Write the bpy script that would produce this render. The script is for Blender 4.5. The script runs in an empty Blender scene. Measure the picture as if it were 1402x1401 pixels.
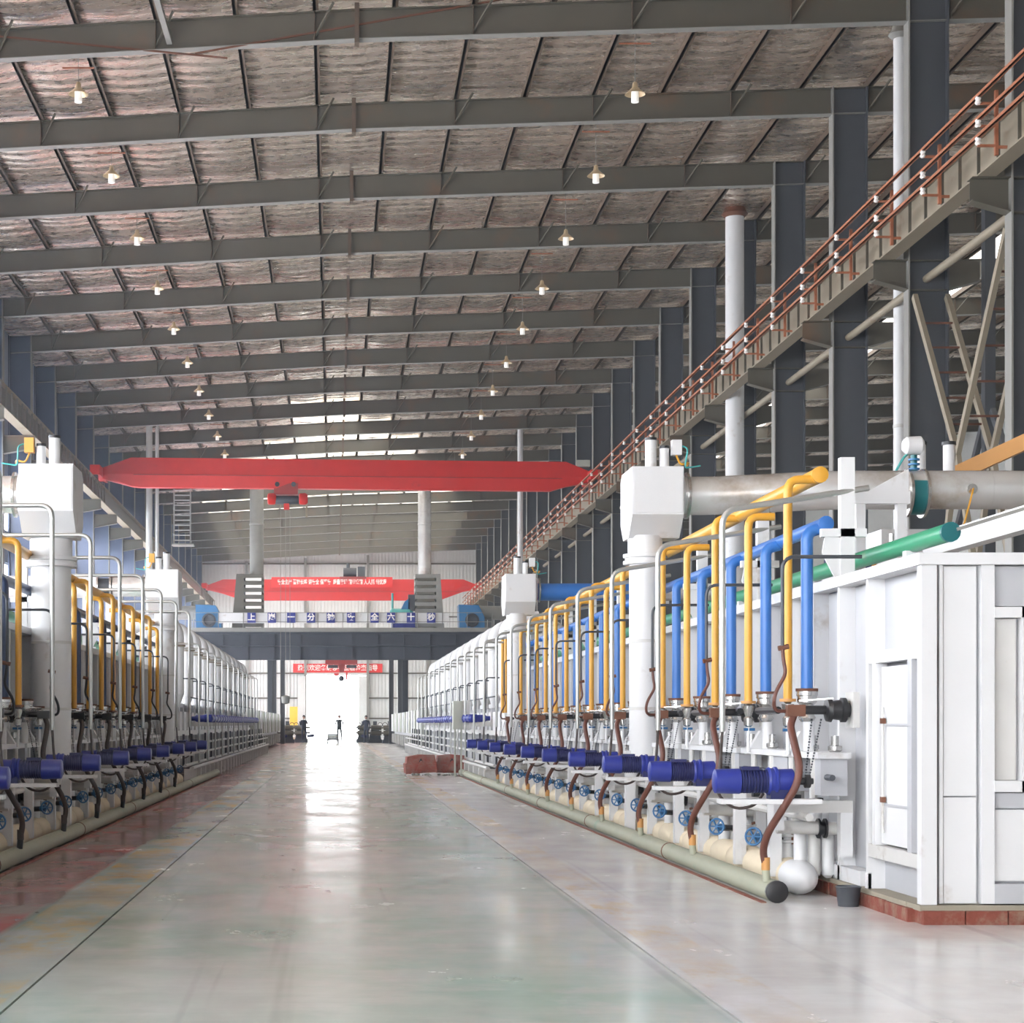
import bpy, math, random
from mathutils import Vector, Matrix
random.seed(7)
PI = math.pi
SC = bpy.context.scene
COL = SC.collection

# ------------------------------------------------------------------ camera, world, light, exposure
EYE = 1.2
cam_d = bpy.data.cameras.new('camera')
cam = bpy.data.objects.new('camera', cam_d); COL.objects.link(cam)
cam.location = (0, 0, EYE); cam.rotation_euler = (PI/2, 0, 0)
cam_d.sensor_width = 36; cam_d.lens = 2500/1402*36
cam_d.shift_x = (701-457)/1402; cam_d.shift_y = (991-700.5)/1402
cam_d.clip_start = 0.1; cam_d.clip_end = 600
SC.camera = cam
SC.view_settings.view_transform = 'Standard'
SC.view_settings.look = 'None'
SC.view_settings.exposure = 0.5
SC.view_settings.gamma = 1
SC.view_settings.use_curve_mapping = False
w = bpy.data.worlds.new('world'); SC.world = w; w.use_nodes = True
wn = w.node_tree.nodes; wl = w.node_tree.links
bg = wn['Background']
bg.inputs[0].default_value = (0.94, 0.965, 1.0, 1); bg.inputs[1].default_value = 9.0
SC.cycles.use_denoising = True
SC.cycles.max_bounces = 6; SC.cycles.diffuse_bounces = 4; SC.cycles.volume_bounces = 0; SC.cycles.glossy_bounces = 3
SC.cycles.transmission_bounces = 2; SC.cycles.sample_clamp_indirect = 6

# ------------------------------------------------------------------ materials
def mat(name, col, rough=0.5, metal=0.0, var=0.08, scale=3.0, dirt=None, dirt_amt=0.5, dirt_scale=1.2,
        bump=0.0, bscale=20.0, emis=None, estr=0.0, spec=0.5, stretch=(1, 1, 1)):
    m = bpy.data.materials.new(name); m.use_nodes = True
    n = m.node_tree.nodes; l = m.node_tree.links; b = n['Principled BSDF']
    b.inputs['Roughness'].default_value = rough; b.inputs['Metallic'].default_value = metal
    b.inputs['Specular IOR Level'].default_value = spec
    tc = n.new('ShaderNodeTexCoord'); mp = n.new('ShaderNodeMapping'); mp.inputs['Scale'].default_value = stretch
    gm = n.new('ShaderNodeNewGeometry')
    l.new(gm.outputs['Position'], mp.inputs['Vector'])
    nz = n.new('ShaderNodeTexNoise'); nz.inputs['Scale'].default_value = scale; nz.inputs['Detail'].default_value = 5
    l.new(mp.outputs[0], nz.inputs['Vector'])
    cr = n.new('ShaderNodeMix'); cr.data_type = 'RGBA'
    c = Vector(col)
    cr.inputs['A'].default_value = (*(c*(1-var)), 1); cr.inputs['B'].default_value = (*[min(1, v*(1+var)) for v in c], 1)
    l.new(nz.outputs['Fac'], cr.inputs['Factor'])
    out = cr.outputs['Result']
    if dirt:
        nd = n.new('ShaderNodeTexNoise'); nd.inputs['Scale'].default_value = dirt_scale; nd.inputs['Detail'].default_value = 8
        nd.inputs['Roughness'].default_value = 0.65
        l.new(mp.outputs[0], nd.inputs['Vector'])
        rp = n.new('ShaderNodeMapRange'); rp.inputs['From Min'].default_value = 0.5 + (1-dirt_amt)*0.2; rp.inputs['From Max'].default_value = 0.78
        l.new(nd.outputs['Fac'], rp.inputs['Value'])
        mx = n.new('ShaderNodeMix'); mx.data_type = 'RGBA'
        l.new(rp.outputs[0], mx.inputs['Factor']); l.new(out, mx.inputs['A']); mx.inputs['B'].default_value = (*dirt, 1)
        out = mx.outputs['Result']
    l.new(out, b.inputs['Base Color'])
    if bump:
        nb = n.new('ShaderNodeTexNoise'); nb.inputs['Scale'].default_value = bscale; nb.inputs['Detail'].default_value = 4
        l.new(mp.outputs[0], nb.inputs['Vector'])
        bp = n.new('ShaderNodeBump'); bp.inputs['Strength'].default_value = bump; bp.inputs['Distance'].default_value = 0.02
        l.new(nb.outputs['Fac'], bp.inputs['Height']); l.new(bp.outputs[0], b.inputs['Normal'])
    if emis:
        b.inputs['Emission Color'].default_value = (*emis, 1); b.inputs['Emission Strength'].default_value = estr
    return m

M = {}
RUST = (0.16, 0.06, 0.03)
M['steel'] = mat('grey painted steel', (0.104, 0.094, 0.072), 0.42, dirt=(0.17, 0.095, 0.05), dirt_amt=0.7, dirt_scale=0.5)
M['column'] = mat('blue column paint', (0.072, 0.077, 0.086), 0.35, dirt=(0.07, 0.07, 0.075), dirt_amt=0.3, dirt_scale=0.4)
M['flange'] = mat('pale flange edge', (0.24, 0.235, 0.215), 0.5, var=.15)  # paler tone than the beam and column webs
M['purlin'] = mat('purlin primer', (0.10, 0.068, 0.045), 0.6, var=0.3)
M['crane_girder'] = mat('buff crane runway paint', (0.26, 0.22, 0.16), 0.6, dirt=(0.17, 0.10, 0.06), dirt_amt=0.5)
M['rust_rail'] = mat('rust red conductor steel', (0.36, 0.125, 0.06), 0.6, var=0.25)
M['white'] = mat('white machine paint', (0.66, 0.66, 0.665), 0.42, var=0.05, dirt=(0.40, 0.34, 0.29), dirt_amt=0.5, dirt_scale=2.2, bump=0.08, bscale=9)
M['white_dirty'] = mat('grimy white paint', (0.56, 0.55, 0.53), 0.45, var=0.12, dirt=(0.22, 0.17, 0.12), dirt_amt=0.55, dirt_scale=3.0)
M['panel'] = mat('furnace panel grey white', (0.44, 0.445, 0.465), 0.4, var=0.08, dirt=(0.36, 0.31, 0.27), dirt_amt=0.3, dirt_scale=2.2, stretch=(1, 1, 0.3))
M['silver'] = mat('brushed aluminium jacket', (0.84, 0.81, 0.77), 0.26, 0.6, var=0.3, scale=1.6, dirt=(0.36, 0.26, 0.17), dirt_amt=0.9, bump=0.25, bscale=3)
M['chrome'] = mat('valve metal', (0.55, 0.54, 0.52), 0.25, 0.9, var=0.3, scale=12)
M['conduit'] = mat('galvanised conduit', (0.44, 0.44, 0.42), 0.35, 0.6, var=0.12)
M['yellow'] = mat('yellow gas pipe paint', (0.66, 0.33, 0.035), 0.38, var=0.12, dirt=(0.45, 0.19, 0.04), dirt_amt=0.4, dirt_scale=3)
M['blue'] = mat('light blue air pipe paint', (0.035, 0.155, 0.47), 0.35, var=0.12, dirt=(0.12, 0.28, 0.52), dirt_amt=0.3)
M['blue_shaded'] = mat('air pipe blue with shade in the colour', (0.03, 0.055, 0.13), 0.4)  # air pipe blue darkened to carry the shade of the left bank
M['motor'] = mat('ultramarine motor enamel', (0.020, 0.034, 0.25), 0.38, var=0.12)
M['motor_body'] = mat('dark ultramarine finned housing', (0.012, 0.016, 0.09), 0.45)
M['wheel'] = mat('handwheel blue enamel', (0.02, 0.11, 0.26), 0.4)
M['green'] = mat('green water pipe paint', (0.02, 0.26, 0.13), 0.35, dirt=(0.36, 0.30, 0.2), dirt_amt=0.25)
M['floor_pipe'] = mat('dusty green floor pipe', (0.36, 0.37, 0.28), 0.6, var=.15, dirt=(0.17, 0.33, 0.25), dirt_amt=0.5, dirt_scale=2.0)
M['beige'] = mat('cream lagging cloth', (0.72, 0.62, 0.46), 0.8, var=0.1, dirt=(0.45, 0.33, 0.22), dirt_amt=0.35, bump=0.4, bscale=8)
M['hose'] = mat('red brown rubber hose', (0.115, 0.038, 0.024), 0.5, var=0.3)
M['black'] = mat('black oily iron', (0.016, 0.016, 0.018), 0.4)
M['dark'] = mat('dark machine iron', (0.05, 0.055, 0.065), 0.5, var=.3)
M['rust'] = mat('rusted steel', (0.14, 0.055, 0.03), 0.7, var=0.3, dirt=(0.07, 0.05, 0.04))
M['cable'] = mat('dark cable sheath', (0.05, 0.035, 0.03), 0.5)
M['teal'] = mat('teal valve enamel', (0.01, 0.12, 0.13), 0.35)
M['turq'] = mat('turquoise machine enamel', (0.06, 0.36, 0.35), 0.4)
M['crane_red'] = mat('signal red crane paint', (0.62, 0.022, 0.016), 0.42, var=0.08, dirt=(0.38, 0.03, 0.025), dirt_amt=.3)
M['crane_dk'] = mat('faded dark red paint', (0.30, 0.03, 0.025), 0.5, var=0.2)
M['banner'] = mat('red banner cloth', (0.72, 0.03, 0.025), 0.7)
M['letter'] = mat('white lettering', (0.9, 0.86, 0.82), 0.7, var=0)
M['sign_blue'] = mat('dark blue sign enamel', (0.02, 0.03, 0.24), 0.5)
M['orange'] = mat('ochre duct paint', (0.55, 0.27, 0.08), 0.5, var=.15)
M['box_blue'] = mat('blower blue paint', (0.03, 0.17, 0.38), 0.45)
M['column_daylit_blue'] = mat('left row column paint with blue daylight and haze tint', (0.075, 0.095, 0.155), 0.32, dirt=(0.10, 0.12, 0.17), dirt_amt=0.4, dirt_scale=0.4)  # column paint shifted bluer to carry blue daylight and haze on this row
M['bridge'] = mat('dark bridge paint', (0.040, 0.045, 0.060), 0.45)
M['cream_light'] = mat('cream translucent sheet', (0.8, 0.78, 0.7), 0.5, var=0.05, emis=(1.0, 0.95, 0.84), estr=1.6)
M['cladding'] = mat('pale wall sheet', (0.62, 0.64, 0.63), 0.55, var=.08, bump=.2, bscale=2)
M['wall_blue'] = mat('blue grey wall sheet', (0.20, 0.24, 0.33), 0.5, var=.1)
M['lamp_shade'] = mat('tarnished lamp shade', (0.55, 0.42, 0.26), 0.35, 0.5, emis=(1, .8, .5), estr=0.05)
M['lamp_glass'] = mat('white lamp glass', (0.9, 0.9, 0.88), 0.2, emis=(1, 0.97, 0.9), estr=0.25)
M['pane'] = mat('bright daylight pane', (0.8, 0.85, 0.9), 0.3, var=0, emis=(0.90, 0.94, 1.0), estr=8.5)
M['skylight'] = mat('translucent skylight sheet', (0.8, 0.8, 0.8), 0.4, var=0, emis=(1.0, 0.97, 0.92), estr=3.0)
M['yellow_door'] = mat('yellow painted panel', (0.85, 0.55, 0.05), 0.5)
M['redblock'] = mat('red flaking cast iron', (0.30, 0.075, 0.055), 0.75, var=.3, dirt=(0.27, 0.22, 0.19), dirt_amt=1.4, dirt_scale=5, bump=.8, bscale=12)
M['plinth'] = mat('red painted kerb brick', (0.20, 0.050, 0.032), 0.8, var=.25, dirt=(0.26, 0.20, 0.14), dirt_amt=1.2, dirt_scale=9, bump=.9, bscale=14)
M['mortar'] = mat('dusty cement bed', (0.30, 0.27, 0.21), 0.9, var=.2, bump=.4)
M['cloth_dark'] = mat('dark work clothes', (0.04, 0.045, 0.07), 0.8)
M['skin'] = mat('skin tone', (0.45, 0.27, 0.2), 0.6)
M['hair'] = mat('black hair', (0.01, 0.01, 0.01), 0.6)
M['grey_box'] = mat('beige grey cabinet enamel', (0.42, 0.43, 0.37), 0.45)
M['outside'] = mat('bright concrete yard', (0.62, 0.62, 0.60), 0.9)

def mat_foil():
    m = mat('wrinkled foil lining', (0.66, 0.56, 0.47), 0.34, 0.82, var=0.15, scale=1.2)
    n = m.node_tree.nodes; l = m.node_tree.links; b = n['Principled BSDF']
    g = n.new('ShaderNodeNewGeometry'); mp = n.new('ShaderNodeMapping'); mp.inputs['Scale'].default_value = (0.38, 1.0, 1)
    l.new(g.outputs['Position'], mp.inputs[0])
    a = n.new('ShaderNodeTexNoise'); a.inputs['Scale'].default_value = 2.2; a.inputs['Detail'].default_value = 4; a.inputs['Roughness'].default_value = 0.5
    l.new(mp.outputs[0], a.inputs[0])
    bp = n.new('ShaderNodeBump'); bp.inputs['Strength'].default_value = 0.45; bp.inputs['Distance'].default_value = 0.07
    l.new(a.outputs[0], bp.inputs['Height'])
    wv = n.new('ShaderNodeTexWave'); wv.bands_direction = 'Y'; wv.inputs['Scale'].default_value = 0.55; wv.inputs['Distortion'].default_value = 2.5
    wv.inputs['Detail'].default_value = 3
    mp2 = n.new('ShaderNodeMapping'); mp2.inputs['Scale'].default_value = (0.15, 1, 1)
    l.new(g.outputs['Position'], mp2.inputs[0]); l.new(mp2.outputs[0], wv.inputs[0])
    b2 = n.new('ShaderNodeBump'); b2.inputs['Strength'].default_value = 0.5; b2.inputs['Distance'].default_value = 0.06
    l.new(wv.outputs['Fac'], b2.inputs['Height']); l.new(bp.outputs[0], b2.inputs['Normal']); l.new(b2.outputs[0], b.inputs['Normal'])
    # fine crackle that catches light
    v = n.new('ShaderNodeTexNoise'); v.inputs['Scale'].default_value = 9; v.inputs['Detail'].default_value = 8
    l.new(mp.outputs[0], v.inputs[0])
    rr = n.new('ShaderNodeMapRange'); rr.inputs['From Min'].default_value = .35; rr.inputs['From Max'].default_value = .7
    rr.inputs['To Min'].default_value = .20; rr.inputs['To Max'].default_value = .42
    l.new(v.outputs[0], rr.inputs[0]); l.new(rr.outputs[0], b.inputs['Roughness'])
    return m
M['foil'] = mat_foil()

def mat_floor():
    m = bpy.data.materials.new('worn epoxy floor'); m.use_nodes = True
    n = m.node_tree.nodes; l = m.node_tree.links; b = n['Principled BSDF']
    g = n.new('ShaderNodeNewGeometry'); sx = n.new('ShaderNodeSeparateXYZ'); l.new(g.outputs['Position'], sx.inputs[0])
    def noise(scale, detail=5, stretch=(1, 1, 1), rough=.6):
        mp = n.new('ShaderNodeMapping'); mp.inputs['Scale'].default_value = stretch
        l.new(g.outputs['Position'], mp.inputs[0])
        t = n.new('ShaderNodeTexNoise'); t.inputs['Scale'].default_value = scale; t.inputs['Detail'].default_value = detail
        t.inputs['Roughness'].default_value = rough
        l.new(mp.outputs[0], t.inputs[0]); return t.outputs['Fac']
    def rng(v, a, b_, c=0, d=1):
        r = n.new('ShaderNodeMapRange'); r.inputs['From Min'].default_value = a; r.inputs['From Max'].default_value = b_
        r.inputs['To Min'].default_value = c; r.inputs['To Max'].default_value = d
        l.new(v, r.inputs[0]); return r.outputs[0]
    def mul(a, b_):
        r = n.new('ShaderNodeMath'); r.operation = 'MULTIPLY'; l.new(a, r.inputs[0])
        if isinstance(b_, float): r.inputs[1].default_value = b_
        else: l.new(b_, r.inputs[1])
        return r.outputs[0]
    def mix(f, a, b_):
        r = n.new('ShaderNodeMix'); r.data_type = 'RGBA'; l.new(f, r.inputs['Factor'])
        for k, v in (('A', a), ('B', b_)):
            if isinstance(v, tuple): r.inputs[k].default_value = (*v, 1)
            else: l.new(v, r.inputs[k])
        return r.outputs['Result']
    X = sx.outputs['X']
    big = noise(0.35, 4); mid = noise(1.6, 6); 
    lane = mix(rng(big, .40, .60), (0.50, 0.53, 0.50), (0.34, 0.46, 0.40))
    lane = mix(rng(mid, .5, .72), lane, (0.52, 0.54, 0.52))
    pink = mix(rng(noise(0.9, 6), .42, .62), (0.38, 0.31, 0.29), (0.50, 0.16, 0.15))
    rightc = mix(rng(mid, .42, .62), (0.62, 0.60, 0.58), (0.68, 0.675, 0.665))
    c = mix(rng(X, -1.93, -1.87), pink, lane)
    c = mix(rng(X, 1.60, 1.66), c, rightc)
    def band(a, b_):
        return mul(rng(X, a-.01, a+.01), rng(X, b_-.01, b_+.01, 1, 0))
    wear = rng(noise(2.3, 8, (1, .45, 1), .7), .44, .60)
    wear2 = rng(noise(0.25, 2), .35, .65, .1, 1)
    c = mix(mul(mul(band(-1.86, -1.42), wear), wear2), c, (0.68, 0.42, 0.10))
    c = mix(mul(mul(band(1.69, 1.98), wear), wear2), c, (0.62, 0.43, 0.16))
    # scratches, black tyre traces
    tr = mul(rng(noise(1.1, 3, (3.0, .05, 1)), .60, .70), .35)
    c = mix(tr, c, (0.10, 0.10, 0.10))
    l.new(c, b.inputs['Base Color'])
    ro = rng(noise(1.3, 6, (1, .5, 1)), .35, .7, .13, .30); l.new(ro, b.inputs['Roughness'])
    b.inputs['Specular IOR Level'].default_value = 0.55
    bp = n.new('ShaderNodeBump'); bp.inputs['Strength'].default_value = 0.5; bp.inputs['Distance'].default_value = 0.006
    l.new(noise(1.4, 3, (.35, 1.6, 1)), bp.inputs['Height'])
    b2 = n.new('ShaderNodeBump'); b2.inputs['Strength'].default_value = 0.15; b2.inputs['Distance'].default_value = 0.002
    l.new(noise(11, 4), b2.inputs['Height']); l.new(bp.outputs[0], b2.inputs['Normal'])
    l.new(b2.outputs[0], b.inputs['Normal'])
    return m
M['floor'] = mat_floor()
M['joint'] = mat('dirty floor joint', (0.07, 0.055, 0.04), 0.9)

# ------------------------------------------------------------------ mesh helpers
K = EYE/1.7
XF = {'s': 1.0, 'm': 1, 'dx': 0.0}          # metres of the hall; the furnace rows are laid out in a unit of K metres
def frame(side=None):
    if side is None: XF.update(s=1.0, m=1, dx=0.0)
    elif side > 0: XF.update(s=K, m=1, dx=0.0)
    else: XF.update(s=K, m=-1, dx=0.35*K)
def W(p): return Vector((p[0]*XF['s']*XF['m']+XF['dx'], p[1]*XF['s'], p[2]*XF['s']))

class MB:
    def __init__(s): s.v = []; s.f = []
    def box(s, x0, x1, y0, y1, z0, z1):
        i = len(s.v)
        s.v += [(x0,y0,z0),(x1,y0,z0),(x1,y1,z0),(x0,y1,z0),(x0,y0,z1),(x1,y0,z1),(x1,y1,z1),(x0,y1,z1)]
        s.f += [tuple(i+k for k in q) for q in ((3,2,1,0),(4,5,6,7),(0,1,5,4),(1,2,6,5),(2,3,7,6),(3,0,4,7))]
        return s
    def bar(s, a, b, wd, ht, up=(0,0,1)):
        a = Vector(a); b = Vector(b); d = (b-a).normalized(); u = Vector(up)
        if abs(d.dot(u)) > .98: u = Vector((0,1,0))
        r = d.cross(u).normalized(); u = r.cross(d)
        i = len(s.v)
        for p in (a, b):
            for q, t in ((-1,-1),(1,-1),(1,1),(-1,1)): s.v.append(tuple(p + r*q*wd/2 + u*t*ht/2))
        s.f += [tuple(i+k for k in q) for q in ((0,1,2,3),(7,6,5,4),(0,4,5,1),(1,5,6,2),(2,6,7,3),(3,7,4,0))]
        return s
    def ring(s, c, d, r, n, ref=None):
        d = Vector(d).normalized(); u = Vector((0,0,1)) if abs(d.z) < .9 else Vector((0,1,0))
        if ref is not None: u = ref
        a = d.cross(u).normalized(); b = a.cross(d).normalized()
        for k in range(n):
            t = 2*PI*k/n; s.v.append(tuple(Vector(c) + a*math.cos(t)*r + b*math.sin(t)*r))
        return b
    def cyl(s, a, b, r, r2=None, n=12, cap=True):
        r2 = r if r2 is None else r2
        a = Vector(a); b = Vector(b); i = len(s.v)
        s.ring(a, b-a, r, n); s.ring(b, b-a, r2, n)
        for k in range(n):
            k2 = (k+1) % n; s.f.append((i+k, i+n+k, i+n+k2, i+k2))
        if cap: s.f.append(tuple(i+k for k in range(n))); s.f.append(tuple(i+n+k for k in reversed(range(n))))
        return s
    def lathe(s, a, d, prof, n=16, cap=True):
        """prof: (distance along d from a, radius)"""
        a = Vector(a); d = Vector(d).normalized(); i = len(s.v)
        for t, r in prof: s.ring(a+d*t, d, max(r, .0005), n)
        m = len(prof)
        for j in range(m-1):
            for k in range(n):
                k2 = (k+1) % n; p = i+j*n
                s.f.append((p+k, p+n+k, p+n+k2, p+k2))
        if cap: s.f.append(tuple(i+k for k in range(n))); s.f.append(tuple(i+(m-1)*n+k for k in reversed(range(n))))
        return s
    def tube(s, pts, r, n=8, fillet=0.0, seg=4):
        P = [Vector(p) for p in pts]
        if fillet:
            Q = [P[0]]
            for j in range(1, len(P)-1):
                a = P[j-1]-P[j]; b = P[j+1]-P[j]; t = min(fillet, a.length*.49, b.length*.49)
                p0 = P[j]+a.normalized()*t; p1 = P[j]+b.normalized()*t
                for q in range(seg+1):
                    u = q/seg; Q.append(p0*(1-u)**2 + P[j]*2*u*(1-u) + p1*u*u)
            Q.append(P[-1]); P = Q
        i = len(s.v); m = len(P); ref = None
        for j in range(m):
            d = (P[min(j+1, m-1)]-P[max(j-1, 0)]).normalized()
            if ref is None: ref = Vector((0,0,1)) if abs(d.z) < .9 else Vector((0,1,0))
            ref = (ref - d*ref.dot(d)).normalized()
            a = d.cross(ref).normalized()
            rr = r[j] if isinstance(r, (list, tuple)) else r
            for k in range(n):
                t = 2*PI*k/n; s.v.append(tuple(P[j] + a*math.cos(t)*rr + ref*math.sin(t)*rr))
        for j in range(m-1):
            for k in range(n):
                k2 = (k+1) % n; p = i+j*n
                s.f.append((p+k, p+n+k, p+n+k2, p+k2))
        s.f.append(tuple(i+k for k in range(n))); s.f.append(tuple(i+(m-1)*n+k for k in reversed(range(n))))
        return s
    def prism(s, poly, x0, x1, axis='x'):
        """poly in the other two axes, extruded along axis"""
        i = len(s.v); n = len(poly)
        for x in (x0, x1):
            for (p, q) in poly:
                s.v.append({'x': (x, p, q), 'y': (p, x, q), 'z': (p, q, x)}[axis])
        s.f.append(tuple(i+k for k in range(n))); s.f.append(tuple(i+n+k for k in reversed(range(n))))
        for k in range(n):
            k2 = (k+1) % n; s.f.append((i+k, i+n+k, i+n+k2, i+k2))
        return s
    def torus(s, c, axis, R, r, n=16, m=6):
        axis = Vector(axis).normalized(); u = Vector((0,0,1)) if abs(axis.z) < .9 else Vector((0,1,0))
        a = axis.cross(u).normalized(); b = a.cross(axis).normalized(); i = len(s.v)
        for j in range(n):
            t = 2*PI*j/n; o = a*math.cos(t)+b*math.sin(t)
            for k in range(m):
                q = 2*PI*k/m; s.v.append(tuple(Vector(c)+o*(R+r*math.cos(q))+axis*r*math.sin(q)))
        for j in range(n):
            for k in range(m):
                s.f.append((i+j*m+k, i+((j+1)%n)*m+k, i+((j+1)%n)*m+(k+1)%m, i+j*m+(k+1)%m))
        return s
    def ball(s, c, r, n=10, m=6, sq=(1,1,1)):
        i = len(s.v)
        for j in range(m+1):
            ph = PI*j/m
            for k in range(n):
                t = 2*PI*k/n; rr = max(math.sin(ph), .002)
                s.v.append((c[0]+r*sq[0]*rr*math.cos(t), c[1]+r*sq[1]*rr*math.sin(t), c[2]+r*sq[2]*math.cos(ph)))
        for j in range(m):
            for k in range(n):
                s.f.append((i+j*n+k, i+j*n+(k+1)%n, i+(j+1)*n+(k+1)%n, i+(j+1)*n+k))
        return s
    def build(s, name, m, parent=None, loc=None, smooth=True):
        if parent is not None: base = Vector(parent['_o'])
        elif loc is not None: base = W(loc)
        else: base = Vector((0,0,0))
        me = bpy.data.meshes.new(name)
        V = [tuple(W(p)-base) for p in s.v]
        me.from_pydata(V, [], s.f); me.update()
        import bmesh
        bm = bmesh.new(); bm.from_mesh(me); bmesh.ops.recalc_face_normals(bm, faces=bm.faces); bm.to_mesh(me); bm.free()
        if smooth:
            me.polygons.foreach_set('use_smooth', [True]*len(me.polygons)); me.set_sharp_from_angle(angle=math.radians(38))
        me.materials.append(M[m] if isinstance(m, str) else m)
        o = bpy.data.objects.new(name, me); COL.objects.link(o)
        if parent is not None:
            o.parent = parent; o['_o'] = tuple(base)
        else:
            o.location = base; o['_o'] = tuple(base)
        return o

def tag(o, label, cat, group=None, kind=None):
    if label: o['label'] = label
    if cat: o['category'] = cat
    if group: o['group'] = group
    if kind: o['kind'] = kind
    return o
def thing(name, label, cat, loc, group=None):
    o = bpy.data.objects.new(name, None); COL.objects.link(o); b = W(loc); o.location = b; o['_o'] = tuple(b)
    o.empty_display_size = .1
    return tag(o, label, cat, group)
def part(o, label): o['label'] = label; return o
def dup(root, dy, label=None, dx=0):
    r = root.copy(); COL.objects.link(r)
    d = Vector((dx*XF['s']*XF['m'], dy*XF['s'], 0)); r.location = root.location + d
    r['_o'] = tuple(Vector(root['_o'])+d)
    if label: r['label'] = label
    for ch in list(root.children):
        c = ch.copy(); COL.objects.link(c); c.parent = r
        for g in ch.children:
            q = g.copy(); COL.objects.link(q); q.parent = c
    return r
ORD = 'first second third fourth fifth sixth seventh eighth ninth tenth eleventh twelfth thirteenth fourteenth fifteenth sixteenth seventeenth eighteenth nineteenth twentieth twenty-first twenty-second twenty-third twenty-fourth twenty-fifth twenty-sixth twenty-seventh twenty-eighth twenty-ninth thirtieth'.split()
def th(i): return ORD[i]

# ------------------------------------------------------------------ hall
frame(None)
XR, XL, XC = 12.41, -11.5, 0.5
NF = 22
def FY(k): return 33.6 + 6*k
YEND = FY(21) + 2.2
def zb(x): return 15.36 + .0557*(x+11.5) if x < XC else 16.03 + .032*(x-XC)

# floor: slabs with recessed joints
fl = MB().box(-13, 37, -14, YEND, -.30, -.012).build('floor', 'joint', smooth=False); fl['kind'] = 'structure'
g = .0065
def slab(x0, x1, y0, y1):
    return MB().box(x0+g, x1-g, y0+g, y1-g, -.0125, 0).build('slab', 'floor', fl, smooth=False)
for y0, y1 in ((-14, 0), (0, 24), (24, 48), (48, 91), (91, YEND)): slab(-1.38, 1.64, y0, y1)
for y0, y1 in ((-14, 0), (0, 18), (18, 36), (36, 54), (54, 91), (91, YEND)): slab(-13, -1.38, y0, y1)
for y0, y1 in ((-14, 1), (1, 13.1), (13.1, 36), (36, 54), (54, 91), (91, YEND)): slab(1.64, 37, y0, y1)
yard = MB().box(-60, 60, YEND+.3, YEND+160, -.3, -.02).build('ground', 'outside', smooth=False); yard['kind'] = 'structure'
yard2 = MB().box(-60, 60, -110, -14.02, -.3, -.02).build('ground', 'outside', smooth=False); yard2['kind'] = 'structure'

# ceiling: foil lining draped over the purlins
def ceiling():
    mb = MB(); x = -12.5; xs = []
    PX = [-.42+1.72*n for n in range(-7, 22)]
    while x < 36.2: xs.append(x); x += .43
    Y0 = -14.2; ys = []; y = Y0
    while y < YEND+.1: ys.append(y); y += .6
    rnd = random.Random(3)
    ph = [rnd.uniform(0, 6) for _ in range(60)]
    for yi, y in enumerate(ys):
        for x in xs:
            cell = int(math.floor((x+.42)/1.72)); f = ((x+.42)/1.72) % 1
            sag = .05*math.sin(PI*f)*(1+.9*math.sin(y*1.05+ph[cell % 60])+.5*math.sin(y*2.3+ph[(cell*3) % 60]))
            mb.v.append((x, y, zb(x)+.64+.21 - max(0, sag)))
    nx = len(xs)
    for j in range(len(ys)-1):
        for i in range(nx-1):
            a = j*nx+i
            if 22.3 < xs[i] < 23.7: continue
            mb.f.append((a, a+nx, a+nx+1, a+1))
    o = mb.build('ceiling', 'foil', smooth=True); o['kind'] = 'structure'
    for px in PX:
        if px > 36 or px < -12.4: continue
        z = zb(px)+.64
        mb = MB().box(px-.035, px+.035, -14.2, YEND, z, z+.19).box(px-.035, px+.09, -14.2, YEND, z, z+.012)
        mb.build('purlin', 'purlin', o, smooth=False)
    z = zb(23)+.9
    for k in range(0, 21, 1):
        part(MB().box(22.2, 23.9, FY(k)-3, FY(k)+2.9, z, z+.02).build('skylight_panel', 'skylight', o, smooth=False), 'translucent white roof light')
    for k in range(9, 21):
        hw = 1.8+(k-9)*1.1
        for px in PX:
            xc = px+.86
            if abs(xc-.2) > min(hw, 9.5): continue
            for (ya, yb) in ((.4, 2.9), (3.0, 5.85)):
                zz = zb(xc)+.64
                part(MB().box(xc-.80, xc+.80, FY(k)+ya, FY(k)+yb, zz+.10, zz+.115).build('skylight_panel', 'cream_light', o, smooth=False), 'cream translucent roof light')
    # weather skin above the lining
    mb = MB()
    mb.v += [(-14, -14.6, zb(-14)+1.1), (36.6, -14.6, zb(36.6)+1.1), (36.6, YEND+.5, zb(36.6)+1.1), (-14, YEND+.5, zb(-14)+1.1)]
    mb.f.append((0, 1, 2, 3)); mb.build('roof_sheet', 'cladding', o, smooth=False)
ceiling()

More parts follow.
